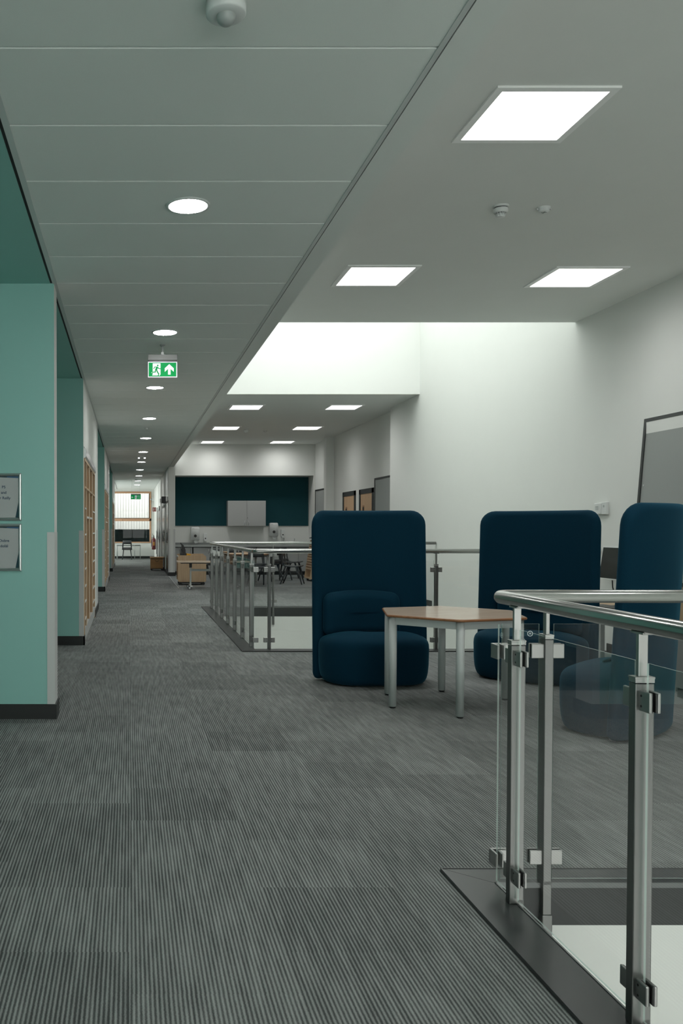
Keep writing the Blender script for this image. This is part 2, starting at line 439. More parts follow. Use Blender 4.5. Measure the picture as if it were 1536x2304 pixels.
# ------------------------------------------------------------------ left side: nib, alcoves, wall blocks with shelving
def wall_block(y0, y1, unit=None):
    b = MB()
    back = -1.15
    if unit is None:
        b.box(-2.3, XL, y0, y1, 0, ZC, 0)
    else:
        u0, u1, zt = unit
        b.box(-2.3, XL, y0, u0, 0, ZC); b.box(-2.3, XL, u1, y1, 0, ZC)
        b.box(-2.3, back, u0, u1, 0, ZC); b.box(back, XL, u0, u1, zt, ZC)
    bmesh.ops.recalc_face_normals(b.b, faces=b.b.faces[:])
    for f in b.b.faces:
        if abs(f.normal.y) > .9 and (abs(f.calc_center_median().y - y0) < .01 or abs(f.calc_center_median().y - y1) < .01): f.material_index = 1
    return struct(b.obj('wall_left', ['white', 'teal']))
UNITS = []
wall_block(6.15, 6.37)
for y0 in (10.03, 18.50, 27.0):
    wall_block(y0, y0 + 4.57, (y0 + .12, y0 + 3.10, 2.33)); UNITS.append(y0)
b = MB(); b.box(-2.4, -2.3, -4, 31.8, 0, ZC); struct(b.obj('wall_left_back', 'teal'))
b = MB(); b.box(-2.4, -2.3, 31.8, 38.9, 0, .7); b.box(-2.4, -2.3, 31.8, 38.9, 2.95, ZC); b.box(-2.4, -2.3, 31.8, 32.1, .7, 2.95); b.box(-2.4, -2.3, 38.5, 38.9, .7, 2.95); struct(b.obj('wall_left_end', 'white'))
b = MB()
for yy in (32.1, 34.2, 36.3, 38.44): b.box(-2.38, -2.32, yy, yy + .06, .7, 2.95)
b.box(-2.38, -2.32, 32.1, 38.5, .7, .76); b.box(-2.38, -2.32, 32.1, 38.5, 2.89, 2.95)
rw = struct(b.obj('window_4', 'wframe')); MB().box(-2.355, -2.345, 32.12, 38.48, .74, 2.91).obj('pane', 'glass', rw)
b = MB()
for y0, y1 in ((-4, 6.15), (6.37, 10.03), (14.6, 18.5), (23.07, 27.0)): b.box(-2.3, -.562, y0, y1, ZC - .002, ZC + .1)
struct(b.obj('ceiling_alcove', 'teal'))
b = MB(); b.box(-2.3, -.562, 31.57, 38.7, ZC - .002, ZC + .1); struct(b.obj('ceiling_end', 'white'))
# baseboards
b = MB()
def skirt(x, y0, y1, h=.105, t=.015, ret=.015):
    b.box(x, x + t, y0 - t, y1 + t, 0, h); b.box(-2.3, x, y0 - t, y0, 0, h); b.box(-2.3, x, y1, y1 + t, 0, h)
skirt(XL, 6.15, 6.37)
for y0 in UNITS:
    b.box(-2.3, XL + .015, y0 - .015, y0, 0, .105); b.box(XL, XL + .015, y0 - .015, y0 + .12, 0, .105)
    b.box(XL, XL + .015, y0 + 3.15, y0 + 4.585, 0, .105); b.box(-2.3, XL + .015, y0 + 4.57, y0 + 4.585, 0, .105)
struct(b.obj('baseboard_left', 'black'))
# corner guards
b = MB()
for yc, s in [(6.15, 1)] + [(u, 1) for u in UNITS]:
    b.box(XL - .052, XL + .003, yc - .003, yc, .105, 1.335); b.box(XL, XL + .003, yc, yc + (.22 if yc < 7 else .06), .105, 1.335)
for u in UNITS:
    b.box(XL, XL + .003, u + 3.9, u + 4.57, .105, 1.335)
    b.box(XL - .05, XL + .003, u + 4.57, u + 4.573, .105, 1.335)
struct(b.obj('trim_6', 'guard'))

# ------------------------------------------------------------------ ceilings
b = MB()
k = 0
y = 3.148 - .6 * 12
while y < 38.6:
    y1 = y + .6
    # plank with bevelled edges
    e = .006
    for (ya, yb) in ((max(y, -4) + .0015, min(y1, 38.65) - .0015),):
        if yb - ya > .05:
            b._add([(XL + .02, ya + .001, ZC + e), (1.113, ya + .001, ZC + e), (1.113, yb - .001, ZC + e), (XL + .02, yb - .001, ZC + e),
                    (XL + .02, ya + .001 + e, ZC), (1.113, ya + .001 + e, ZC), (1.113, yb - .001 - e, ZC), (XL + .02, yb - .001 - e, ZC)],
                   [(4, 5, 6, 7), (0, 1, 5, 4), (2, 3, 7, 6)])
    y = y1
b.box(XL, 1.12, -4, 38.65, ZC + .0065, ZC + .05, 1)
struct(b.obj('ceiling', ['tile', 'gap'], fix=False))
b = MB()
b.box(-.545, -.515, -4, 38.65, ZC - .004, ZC + .006, 0); b.box(1.113, 1.134, -4, 24.5, ZC - .004, ZC + .006, 0); b.box(1.095, 1.113, 24.5, 38.65, ZC - .004, ZC + .006, 0)
b.box(-.562, -.545, -4, 38.65, ZC + .004, ZC + .03, 1); b.box(1.134, 1.142, -4, 24.5, ZC + .006, ZC + .03, 1)
struct(b.obj('trim_7', ['trim', 'gap']))
b = MB()
b.box(1.142, 1.262, -4, 24.55, ZC, 5.6); struct(b.obj('ceiling_bulkhead', 'ceil'))
b = MB(); b.box(1.262, 5.7, -4, 10.2, ZH, ZH + .15); struct(b.obj('ceiling_near', 'ceil'))
b = MB(); b.box(1.262, 5.7, 15.79, 25.2, ZH, ZH + .15); struct(b.obj('ceiling_far', 'ceil'))
b = MB()
b.box(1.262, XW, 10.08, 10.2, ZH + .15, 5.6); b.box(1.262, 5.5, 15.65, 15.8, ZH, 5.6)
struct(b.obj('wall_rooflight', 'shaftw'))
b = MB()
b.box(1.142, 5.5, 10.08, 10.2, 5.6, 5.75); b.box(1.142, 5.5, 15.65, 15.8, 5.6, 5.75); b.box(1.142, 1.262, 10.2, 15.65, 5.6, 5.75); b.box(5.25, 5.5, 10.2, 15.65, 5.6, 5.75)
for xx in (2.5, 3.85): b.box(xx, xx + .06, 10.2, 15.65, 5.6, 5.72)
rl = b.obj('window_2', 'alu'); struct(rl)
b = MB(); b.box(1.262, XW, 10.2, 15.65, 5.66, 5.67)
o = b.obj('pane', 'glass', rl)
b = MB(); b.box(-2.4, 6, -4.2, -4, -.3, .35); b.box(-2.4, 6, -4.2, -4, 3.0, 4); b.box(-2.4, -2.1, -4.2, -4, .3, 3.0); b.box(5.0, 6, -4.2, -4, .3, 3.0); b.box(-2.4, 6, -4.2, -4, -3.6, -3.2); b.box(4.0, 6, -4.2, -4, -3.2, -.3)
struct(b.obj('wall_rear', 'white'))  # unseen; low opening added for fill light, low right part blocks its reflection
b = MB()
for k in range(7):
    xx = -2.13 + k * 1.18; b.box(xx, xx + .06, -4.15, -4.05, .35, 3.0)
b.box(-2.1, 5.0, -4.15, -4.05, .35, .42); b.box(-2.1, 5.0, -4.15, -4.05, 2.93, 3.0)
rw = struct(b.obj('window_added', 'wframe')); MB().box(-2.1, 5.0, -4.11, -4.10, .4, 2.95).obj('pane', 'glass', rw)  # unseen rear window, added to bring in fill daylight
# roofs closing the box from the sky
b = MB(); b.box(-2.5, 1.142, -4.2, 39.3, ZC + .12, ZC + .2); b.box(1.1, 5.9, -4.2, 10.1, ZH + .16, ZH + .3); b.box(1.1, 5.9, 15.8, 39.3, ZH + .16, ZH + .3)
struct(b.obj('ceiling_slab', 'white'))

# ------------------------------------------------------------------ right wall, far room, corridor right wall, end wall
b = MB()
b.box(XW, 5.7, -4.2, 17.4, -3.6, 5.6)
struct(b.obj('wall_right', 'white'))
b = MB(); b.box(5.43, 5.7, 17.4, 22.9, -.1, 4); b.box(5.217, 5.7, 22.9, 23.15, -.1, 4); b.box(5.38, 5.7, 23.15, 25.0, -.1, 4); b.box(5.33, 5.7, 25.004, 25.8, -.1, 4)
struct(b.obj('wall_right', 'white'))
b = MB(); b.box(1.262, 5.4, 25.0, 25.8, 2.885, ZH + .01); struct(b.obj('wall_far', 'white'))
b = MB(); b.box(1.3, 5.4, 25.66, 25.8, -.1, 2.9); struct(b.obj('wall_far', 'white'))
b = MB(); b.box(XR, 1.30, 24.5, 38.7, 0, ZC + .15); struct(b.obj('wall_corridor', 'white'))
b = MB(); b.box(XR - .012, XR, 24.5, 38.6, 0, .105); b.box(XR - .012, 1.31, 24.488, 24.5, 0, .105)
b.box(5.42, 5.43, 17.4, 22.9, 0, .1); b.box(XW - .012, XW, A_Y + .15, 9.45, 0, .1); b.box(XW - .012, XW, 14.95, 17.4, 0, .1)
struct(b.obj('baseboard_right', 'black'))
b = MB(); b.box(-.6, XR, 38.585, 38.6, 0, .105); b.box(-2.3, -.6, 38.585, 38.6, 0, .105); struct(b.obj('baseboard_end', 'black'))
b = MB()
b.box(-2.3, 1.3, 38.6, 38.9, 0, .70); b.box(-2.3, 1.3, 38.6, 38.9, 2.99, ZC + .15); b.box(.972, 1.3, 38.6, 38.9, .7, 2.99); b.box(-2.3, -1.7, 38.6, 38.9, .7, 2.99)
struct(b.obj('wall_end', 'white'))
# corridor nib guards
b = MB(); b.box(XR - .003, XR, 24.5, 24.56, .105, 1.335); b.box(XR - .003, XR + .05, 24.497, 24.5, .105, 1.335); b.box(1.25, 1.303, 24.497, 24.5, .105, 1.335)
struct(b.obj('trim_8', 'guard'))

# end window
b = MB()
b.box(-1.7, .972, 38.56, 38.68, 2.91, 2.99); b.box(-1.7, .972, 38.56, 38.68, 1.67, 1.79); b.box(-1.7, .972, 38.56, 38.68, .70, .745)
b.box(.90, .972, 38.56, 38.68, .745, 2.91); b.box(-1.7, -1.62, 38.56, 38.68, .745, 2.91)
b.box(.865, .90, 38.6, 38.66, 1.79, 2.91, 1); b.box(-1.62, .90, 38.6, 38.66, 1.79, 1.815, 1); b.box(-.32, -.29, 38.555, 38.565, 1.71, 1.73, 1)
wn = struct(b.obj('window_1', ['wframe', 'dframe']))
b = MB(); b.box(-1.62, .87, 38.64, 38.65, 1.81, 2.91); b.box(-1.62, .90, 38.64, 38.65, .745, 1.67); b.obj('pane', 'glass', wn)
b = MB()
x = -6.
while x < 7: b.box(x, x + .10, 42, 42.1, -1, 7); b.box(x + .10, x + .13, 42.008, 42.1, -1, 7, 1); x += .13
struct(b.obj('wall_outside', ['clad', 'clad2']))
b = MB(); b.box(-6, 7, 40.2, 40.4, -1, 1.30)
for k in range(14): b.box(-6 + k * .92, -5.985 + k * .92, 40.19, 40.2, -1, 1.33)
struct(b.obj('wall_outside', 'hedge'))
b = MB(); b.box(-8, 9, 38.95, 42, -1.1, -1); struct(b.obj('floor_outside', 'vinyl'))

# ------------------------------------------------------------------ doors
def door_dark(i, y0, y1, h, leaf='dleaf', light=.25, handle=True):
    b = MB()
    x = XR
    b.box(x - .010, x + .01, y0, y0 + .07, 0, h); b.box(x - .010, x + .01, y1 - .07, y1, 0, h); b.box(x - .010, x + .01, y0, y1, h - .07, h)
    d = struct(b.obj('door_%d' % i, 'dframe'))
    b = MB(); b.box(x - .005, x, y0 + .07, y1 - .07, .01, h - .07); b.obj('door_leaf', leaf, d)
    if handle:
        b = MB(); b.cyl((x - .05, y0 + .2, .95), (x - .05, y0 + .2, 1.25), .012, n=10); b.cyl((x - .05, y0 + .2, .98), (x - .01, y0 + .2, .98), .008, n=8); b.cyl((x - .05, y0 + .2, 1.22), (x - .01, y0 + .2, 1.22), .008, n=8)
        b.obj('door_handle', 'alu', d)
    b = MB(); b.box(x - .05, x - .0, y0 + .05, y0 + .5, h - .02, h + .10); b.obj('door_closer', 'plast', d)
    return d
door_dark(1, 24.58, 25.85, 2.16); door_dark(2, 26.95, 29.2, 2.08); door_dark(3, 29.9, 30.6, 2.28, handle=False); door_dark(4, 31.2, 32.7, 2.06); door_dark(5, 33.5, 34.8, 2.06)
t = thing('door_alarm_box', 'small black box mounted above the nearest dark door on the corridor right side', 'alarm', (XR, 26.3, 2.12))
MB().box(-.14, 0, -.2, .2, 0, .20, bev=.01).obj('housing', 'dark', t)
def door_wood(i, y0, y1, h):
    x = 5.43; b = MB(); f = .11
    b.box(x - .02, x + .10, y0, y0 + f, 0, h); b.box(x - .02, x + .10, y1 - f, y1, 0, h); b.box(x - .02, x + .10, y0, y1, h - f, h)
    d = struct(b.obj('door_%d' % i, 'dframe'))
    MB().box(x - .008, x + .05, y0 + f, y1 - f, .01, h - f).obj('door_leaf', 'doorw', d)
    b = MB(); b.box(x - .012, x + .0, y1 - .42, y1 - .28, 1.1, h - .38); b.obj('vision_panel', 'tedge', d)
    b = MB(); b.box(x - .014, x - .01, y1 - .40, y1 - .30, 1.14, h - .42); b.obj('pane', 'dleaf', d)
door_wood(6, 19.17, 20.35, 2.265); door_wood(7, 20.70, 21.92, 2.265)

# ------------------------------------------------------------------ ceiling lights
def panel(x, y, label, group, z=ZH, first=[None]):
    if first[0] is None:
        t = thing('ceiling_light', label, 'ceiling light', (x, y, z), 0, group)
        o_, i_ = .34, .297
        b = MB()
        b.box(-o_, o_, -o_, -i_, -.012, .0); b.box(-o_, o_, i_, o_, -.012, .0); b.box(-o_, -i_, -i_, i_, -.012, .0); b.box(i_, o_, -i_, i_, -.012, .0)
        b.obj('frame', 'paneltrim', t)
        b = MB(); r = .03; pts = []
        for cx, cy, a0 in ((i_ - r, i_ - r, 0), (-i_ + r, i_ - r, 90), (-i_ + r, -i_ + r, 180), (i_ - r, -i_ + r, 270)):
            for q in range(5): a = math.radians(a0 + q * 22.5); pts.append((cx + r * math.cos(a), cy + r * math.sin(a)))
        b.prism(pts, 'z', -.006, -.001); b.obj('diffuser', 'lamp', t)
        first[0] = t; return t
    return dup(first[0], (x, y, z), None, label, group)
G1, G2 = 'square panel lights of the near ceiling', 'square panel lights of the far ceiling'
panel(2.355, 5.105, 'large square ceiling light panel nearest the camera, above the glass guardrail corner', G1)
panel(2.350, 8.32, 'left square ceiling light panel in the row next to the rooflight edge', G1)
panel(4.290, 8.36, 'right square ceiling light panel in the row next to the rooflight edge', G1)
o = panel(4.290, 5.12, 'square ceiling light panel beside the right wall, outside the frame', G1)
panel(2.355, 1.85, 'square ceiling light panel behind the viewer on the left', G1)
panel(4.290, 1.85, 'square ceiling light panel behind the viewer on the right', G1)
panel(2.33, 17.3, 'left square panel light in the first row of the far ceiling', G2)
panel(4.28, 17.3, 'right square panel light in the first row of the far ceiling', G2)
panel(2.33, 20.9, 'left square panel light in the middle row of the far ceiling, beside a smoke detector', G2)
panel(4.29, 20.9, 'right square panel light in the middle row of the far ceiling', G2)
panel(2.33, 24.3, 'left square panel light in the last row, over the kitchen counter', G2)
panel(4.29, 24.3, 'right square panel light in the last row, over the kitchen counter', G2)

ORD = ['first', 'second', 'third', 'fourth', 'fifth', 'sixth', 'seventh', 'eighth', 'ninth', 'tenth', 'eleventh', 'twelfth', 'thirteenth']
b = None; dl = None
for k in range(12):
    y = 1.67 + 3.0 * k if k else 1.67
    lab = 'round white corridor downlight, %s from the near end' % ORD[max(k - 1, 0)] if k else 'round white corridor downlight overhead, outside the frame'
    if dl is None:
        dl = thing('downlight', lab, 'downlight', (.315, y, ZC), 0, 'round downlights along the corridor ceiling')
        MB().lathe([(.118, .001), (.118, -.006), (.104, -.008), (.102, -.002)], n=40).obj('ring', 'trim', dl)
        MB().lathe([(0, -.006), (.103, -.006), (.103, -.002), (0, -.002)], n=40).obj('diffuser', 'spot', dl)
    else: dup(dl, (.315, y, ZC), None, lab)

# ------------------------------------------------------------------ ceiling devices
t = thing('motion_sensor', 'round white motion sensor with domed lens on the near corridor ceiling', 'sensor', (.318, 2.87, ZC))
MB().lathe([(0, .0), (.066, 0), (.066, -.045), (.062, -.05), (.035, -.05), (.0, -.05)], n=40).obj('housing', 'plast', t)
MB().lathe([(.031, -.05), (.031, -.055), (.028, -.068), (.018, -.078), (0, -.082)], n=32).obj('lens', 'plastg', t)
def smoke(x, y, label):
    t = thing('smoke_detector', label, 'smoke detector', (x, y, ZH))
    b = MB(); b.lathe([(.058, 0), (.060, -.006), (.054, -.012), (.050, -.014)], n=32); b.lathe([(.053, -.022), (.053, -.045), (.040, -.055)], n=32)
    b.lathe([(.028, -.055), (.030, -.078), (.028, -.083), (0, -.083)], n=24)
    for q in range(12):
        a = q * PI / 6; b.cyl((.036 * math.cos(a), .036 * math.sin(a), -.052), (.030 * math.cos(a), .030 * math.sin(a), -.078), .003, n=6)
    b.obj('housing', 'plast', t)
    MB().lathe([(.047, -.008), (.047, -.024), (.02, -.03), (.02, -.07), (0, -.07)], n=24).obj('dark_vents', 'darkg', t)
    return t
smoke(2.79, 6.53, 'white smoke detector on the near ceiling, left of a smaller round sensor')
smoke(2.86, 21.2, 'small white smoke detector on the far ceiling between two light panels')
def rsens(x, y, label, z=ZH, r=.045):
    t = thing('ceiling_sensor', label, 'sensor', (x, y, z))
    MB().lathe([(r, 0), (r, -.010), (r * .85, -.014), (r * .85, -.028), (r * .75, -.034), (0, -.036)], n=32).obj('housing', 'plast', t)
    b = MB(); b.box(-.02, .02, -.006, .006, -.0385, -.034); b.box(-.006, .006, -.02, .02, -.0385, -.034); b.obj('lens', 'plastg', t)
    for s_ in (-1, 1): MB().cyl((s_ * r, 0, -.012), (s_ * (r + .012), 0, -.012), .006, n=10).obj('clip', 'plast', t)
rsens(3.13, 6.56, 'small flat round ceiling sensor right of the near smoke detector')
rsens(3.38, 21.5, 'tiny round sensor on the far ceiling right of the smoke detector')
rsens(.30, 14.95, 'tiny sensor on the corridor ceiling just beyond the fourth downlight', ZC, .028)
t = thing('emergency_spotlight', 'twin emergency spotlight on the corridor ceiling, far down the corridor', 'emergency light', (.30, 20.9, ZC))
b = MB(); b.box(-.05, .05, -.03, .03, -.03, 0); b.obj('base', 'plast', t)
for s in (-1, 1):
    b = MB(); b.box(s * .07 - .03, s * .07 + .03, -.05, .03, -.07, -.025, bev=.005); lh = b.obj('lamp_head', 'plast', t); MB().box(s * .07 - .022, s * .07 + .022, -.053, -.0495, -.062, -.033).obj('lens', 'spotl', t)

# ------------------------------------------------------------------ exit signs
t = thing('exit_sign', 'green running man exit sign with upward arrow hanging from corridor ceiling', 'exit sign', (.313, 8.2, ZC))
u = .0001927
ox, oz = 770, 0
zt = 2.93      # world z of crop y=900
def S(x, y): return ((x - 768) * u, zt - ZC - (y - 900) * u)
b = MB(); x0, z1 = S(60, 530); x1, z0 = S(1490, 800); b.box(x0, x1, -.03, .03, z0, z1, bev=.002); b.obj('housing', 'signg', t)
b = MB(); x0, z1 = S(80, 800); x1, z0 = S(1480, 850); b.box(x0, x1, -.02, .02, z0, z1); b.obj('shadow_slot', 'dark', t)
b = MB(); xc = S(768, 0)[0]; b.lathe([(.026, 0), (.022, -.012), (.012, -.016)], n=20); b.cyl((0, 0, -.012), (0, 0, S(0, 480)[1]), .012, n=14); b.cyl((0, -.02, S(0, 460)[1]), (0, .02, S(0, 460)[1]), .014, n=14); b.box(-.022, .022, -.015, .015, S(0, 530)[1] - .002, S(0, 500)[1]); b.obj('bracket', 'plastg', t)
b = MB(); x0, z1 = S(60, 850); x1, z0 = S(1490, 1620); b.box(x0, x1, -.006, .006, z0, z1); b.obj('light_panel', 'sign_w', t)
b = MB(); x0, z1 = S(90, 900); x1, z0 = S(1445, 1580); b.box(x0, x1, -.009, .009, z0, z1); pn = b.obj('green_face', 'sign_g', t)
def Q(b, pts, m=0, y=(-.0105, -.0092)): b.prism([S(*p) for p in pts], 'y', y[0], y[1], m)
b = MB()
Q(b, [(290, 940), (670, 940), (670, 1470), (640, 1530), (300, 1530), (260, 1530), (290, 1480)])
Q(b, [(1100, 975), (1320, 1180), (1320, 1350), (1165, 1210), (1165, 1490), (1040, 1490), (1040, 1210), (880, 1355), (880, 1180)])
Q(b, [(220, 1400), (290, 1330), (300, 1360), (250, 1415)])
b.obj('pictogram', 'sign_w', t)
b = MB(); YY = (-.0120, -.0106)
cx_, cz_ = S(535, 1045); b.prism([(cx_ + 43 * u * math.cos(a * PI / 8), cz_ + 43 * u * math.sin(a * PI / 8)) for a in range(16)], 'y', *YY)
Q(b, [(400, 1095), (530, 1100), (560, 1130), (500, 1270), (410, 1270), (440, 1140)], 0, YY)
for pts, wd in (([(400, 1110), (375, 1140), (340, 1200)], 40), ([(530, 1120), (590, 1200), (690, 1205)], 42), ([(425, 1250), (420, 1365), (270, 1375)], 50), ([(470, 1250), (520, 1360), (590, 1470)], 56), ([(590, 1470), (555, 1540)], 44)):
    b.stroke([S(*p) for p in pts], wd * u, YY[0], YY[1])
b.obj('running_man', 'sign_g', t)

t = thing('exit_sign', 'green exit sign with left arrow hung on wires in front of the end window', 'exit sign', (.24, 31.0, ZC))
b = MB(); b.box(-.19, .17, -.02, .02, -.55, -.51); b.obj('housing', 'plastg', t)
b = MB(); b.box(-.19, .17, -.008, .008, -.705, -.55); b.obj('green_face', 'sign_g', t)
b = MB(); b.cyl((-.15, 0, -.51), (-.15, 0, 0), .0015, n=6); b.cyl((.13, 0, -.51), (.13, 0, 0), .0015, n=6); b.lathe([(.05, 0), (.05, -.03), (0, -.03)], c=(0, 0, 0), n=16); b.obj('bracket', 'plastg', t)
b = MB(); YY = (-.011, -.0085)
b.prism([(-.17, -.63), (-.14, -.60), (-.125, -.60), (-.145, -.622), (-.095, -.622), (-.095, -.638), (-.145, -.638), (-.125, -.66), (-.14, -.66)], 'y', *YY)
b.prism([(-.045, -.57), (.03, -.57), (.03, -.69), (-.045, -.69)], 'y', *YY)
b.prism([(.055, -.585), (.15, -.585), (.15, -.60), (.055, -.60)], 'y', *YY); b.prism([(.075, -.65), (.15, -.65), (.15, -.665), (.075, -.665)], 'y', *YY)
b.obj('pictogram', 'sign_w', t)
b = MB(); YY = (-.013, -.0112)
b.stroke([(-.005, -.60), (-.015, -.64), (-.035, -.66)], .012, *YY); b.stroke([(-.008, -.63), (.01, -.66), (.01, -.68)], .012, *YY); b.stroke([(-.03, -.615), (.02, -.625)], .008, *YY)
b.obj('running_man', 'sign_g', t)

# ------------------------------------------------------------------ sign frames on the near left wall
def frame_sign(zc, lines, label):
    t = thing('sign_frame', label, 'sign', (-.892, 6.15, zc), 0, 'snap frames on the near teal wall')
    w_, h_, f = .125, .169, .023
    b = MB()
    for (x0, z0, x1, z1) in ((-w_, -h_, w_, -h_), (-w_, h_, w_, h_), (-w_, -h_, -w_, h_), (w_, -h_, w_, h_)):
        s = 1 if (x0 + x1 + z0 + z1) > 0 else -1
        prof = [(0, 0), (0, -.010), (.004, -.016), (.012, -.0185), (.019, -.014), (.023, -.006), (.023, 0)]
        L_ = []
        for end in (0, 1):
            lp = []
            for d, y in prof:
                if z0 == z1: lp.append(((x0 + d) if end == 0 else (x1 - d), y, z0 - s * d))
                else: lp.append((x0 - s * d, y, (z0 + d) if end == 0 else (z1 - d)))
            L_.append(lp)
        b.loops(L_, cap0=False, cap1=False, smooth=False)
    b.obj('frame', 'alu', t)
    MB().box(-w_ + .015, w_ - .015, -.004, -.001, -h_ + .015, h_ - .015).obj('backing_card', 'tealp', t)
    b = MB(); b.prism([(-.105, -.15), (.08, -.148), (.105, -.02), (.103, .134), (-.105, .144)], 'y', -.0055, -.0042); b.obj('paper_sheet', 'paper', t)
    MB().prism([(-.105, -.1455), (-.105, -.1495), (.05, -.1495)], 'y', -.0065, -.0056).obj('blue_stripe', 'bluep', t); MB().prism([(.02, .140), (.103, .1345), (.103, .146), (.02, .146)], 'y', -.0065, -.0056).obj('blue_stripe', 'bluep', t)
    for body, z, x in lines: text(body, .027, (x, -.0065, z), 'ink', t)
frame_sign(1.5855, [('P5', .062, -.002), ('and', .023, -.002), ('Mr Reilly', -.016, -.003)], 'upper grey snap frame on near teal wall, its sheet reading P5')
frame_sign(1.226, [('Dobre', .040, 0), ('do\u0161\u00e4l', .002, .0)], 'lower grey snap frame on near teal wall, its sheet reading Dobre')

# ------------------------------------------------------------------ wall shelving units
SL = ['beech pigeonhole shelving set into the corridor left wall, the nearest unit', 'beech pigeonhole shelving in the left wall, the middle unit', 'beech pigeonhole shelving in the left wall, the farthest unit']
zs = [.29, .496, .68, .887, 1.089, 1.297, 1.609, 1.834]
first = None
for k, y0 in enumerate(UNITS):
    if first is None:
        t = first = thing('wall_shelving', SL[0], 'shelving', (XL, y0, 0), 0, 'shelving units in the corridor wall')
        d = -.42; f = .012
        u0, u1 = .12, 3.10; top = 2.19
        divs = [u0, .53, 1.32, 2.21, 3.05]
        b = MB(); b.box(d, f, u0, u0 + .02, 0, top); b.box(d, f, u1 - .045, u1 - .001, 0, top); b.box(d, f, u0 + .02, u1 - .045, top - .03, top); b.box(d, d + .01, u0, u1, 0, top)
        b.obj('carcass', 'beech', t)
        b = MB(); b.box(-.02, f - .002, u0 + .02, u1 - .05, .03, .17); b.obj('kick_panel', 'cab', t)
        for yy in divs[1:4]:
            b = MB(); b.box(d, f - .012, yy - .012, yy + .012, .17, top - .03, 1); b.box(f - .012, f + .004, yy - .020, yy + .020, .17, top - .03, 0); b.obj('divider', ['plast' if 0 else 'beechl', 'beechi'], t)
        def shelf(ya, yb, z, th=.02, m='beech'):
            b = MB(); b.box(d, f - .004, ya, yb, z - th, z, 0); b.box(f - .006, f - .001, ya, yb, z - th, z, 1)
            b.obj('shelf', [m, 'plast'], t)
        for ya, yb in ((u0 + .02, .53 - .012), (2.21 + .012, u1 - .045)):
            for z in zs[:-1]: shelf(ya, yb, z)
        for ya, yb in ((.53 + .012, 1.32 - .012), (1.32 + .012, 2.21 - .012)): shelf(ya, yb, 1.51, .026)
        b = MB(); b.box(d, f + .004, u0 + .02, u1 - .045, 1.834, 1.858); b.obj('rail', 'beech', t)
        b = MB(); b.prism([(-.10, top + .002), (.016, top + .002), (.028, top + .02), (.022, top + .11), (-.10, top + .138)], 'y', u0 + .001, u1 - .001); b.obj('shutter_box', 'alu', t)
    else: dup(first, (XL, y0, 0), None, SL[k])

# ------------------------------------------------------------------ guardrails
def make_post(parent):
    b = MB()
    b.box(-.016, .016, -.026, .026, .012, .945, bev=.003)
    b.box(-.016, .016, .002, .026, -.10, .03, bev=.002)
    p = b.obj('post', 'steel', parent)
    b = MB(); b.box(-.016, .016, -.026, .026, .947, .957); b.box(-.0172, .0172, -.0272, .0272, .957, .963, bev=.001); b.obj('post_cap', 'clamp', p)
    b = MB(); b.box(-.007, .007, -.013, .013, .962, 1.085, bev=.002); b.box(-.030, .030, -.016, .016, 1.078, 1.084, bev=.002); b.obj('stem', 'clamp', p)
    b = MB(); b.box(-.019, .019, -.0, .030, -.29, -.10, bev=.003); b.obj('foot', 'steel', p)
    for z in (.90, .115):
        for s in (-1, 1):
            b = MB()
            xa, xb = sorted((s * .010, s * .062))
            b.box(xa, xb, -.016, -.007, z - .0275, z + .0275, bev=.003); b.box(xa, xb, .007, .016, z - .0275, z + .0275, bev=.003)
            xa, xb = sorted((s * .012, s * .024)); b.box(xa, xb, -.008, .008, z - .026, z + .026)
            xa, xb = sorted((s * .024, s * .060)); b.box(xa, xb, -.0072, -.0052, z - .026, z + .026, 1); b.box(xa, xb, .0052, .0072, z - .026, z + .026, 1)
            for zz in (-.014, .014): b.cyl((s * .026, -.0168, z + zz), (s * .026, -.0155, z + zz), .0035, n=8, m=1)
            b.obj('clamp', ['clamp', 'rubber'], p)
    return p
def place_post(proto, parent, x, y, rot):
    p = proto.copy(); C.objects.link(p); p.parent = parent; p.location = (x, y, 0); p.rotation_euler.z = rot
    for ch in list(proto.children):
        c = ch.copy(); C.objects.link(c); c.parent = p
    return p
def glass(parent, x0, x1, y0, y1, z0=.03, z1=1.002):
    b = MB(); b.box(x0, x1, y0, y1, z0, z1)
    bmesh.ops.recalc_face_normals(b.b, faces=b.b.faces[:])
    alongx = (x1 - x0) > (y1 - y0)
    for f in b.b.faces:
        n = f.normal
        if not (abs(n.y) > .9 if alongx else abs(n.x) > .9): f.material_index = 1
    return b.obj('glass_panel', ['glass', 'gedge'], parent)
def mark(panel_, x, y, z, axis):
    b = MB(); n = 24
    def ring(r0, r1, nn, a0=0):
        for i in range(nn):
            a, c = a0 + 2 * PI * i / nn, a0 + 2 * PI * (i + 1) / nn
            q = [(r0 * math.cos(a), r0 * math.sin(a)), (r1 * math.cos(a), r1 * math.sin(a)), (r1 * math.cos(c), r1 * math.sin(c)), (r0 * math.cos(c), r0 * math.sin(c))]
            if axis == 'x': b.prism([(y + u_, z + v_) for u_, v_ in q], 'x', x - .0036, x - .0032)
            else: b.prism([(x + u_, z + v_) for u_, v_ in q], 'y', y - .0036, y - .0032)
    ring(.0085, .0105, n); ring(.0028, .0052, 3, PI / 2)
    b.obj('etched_mark', 'etch', panel_)
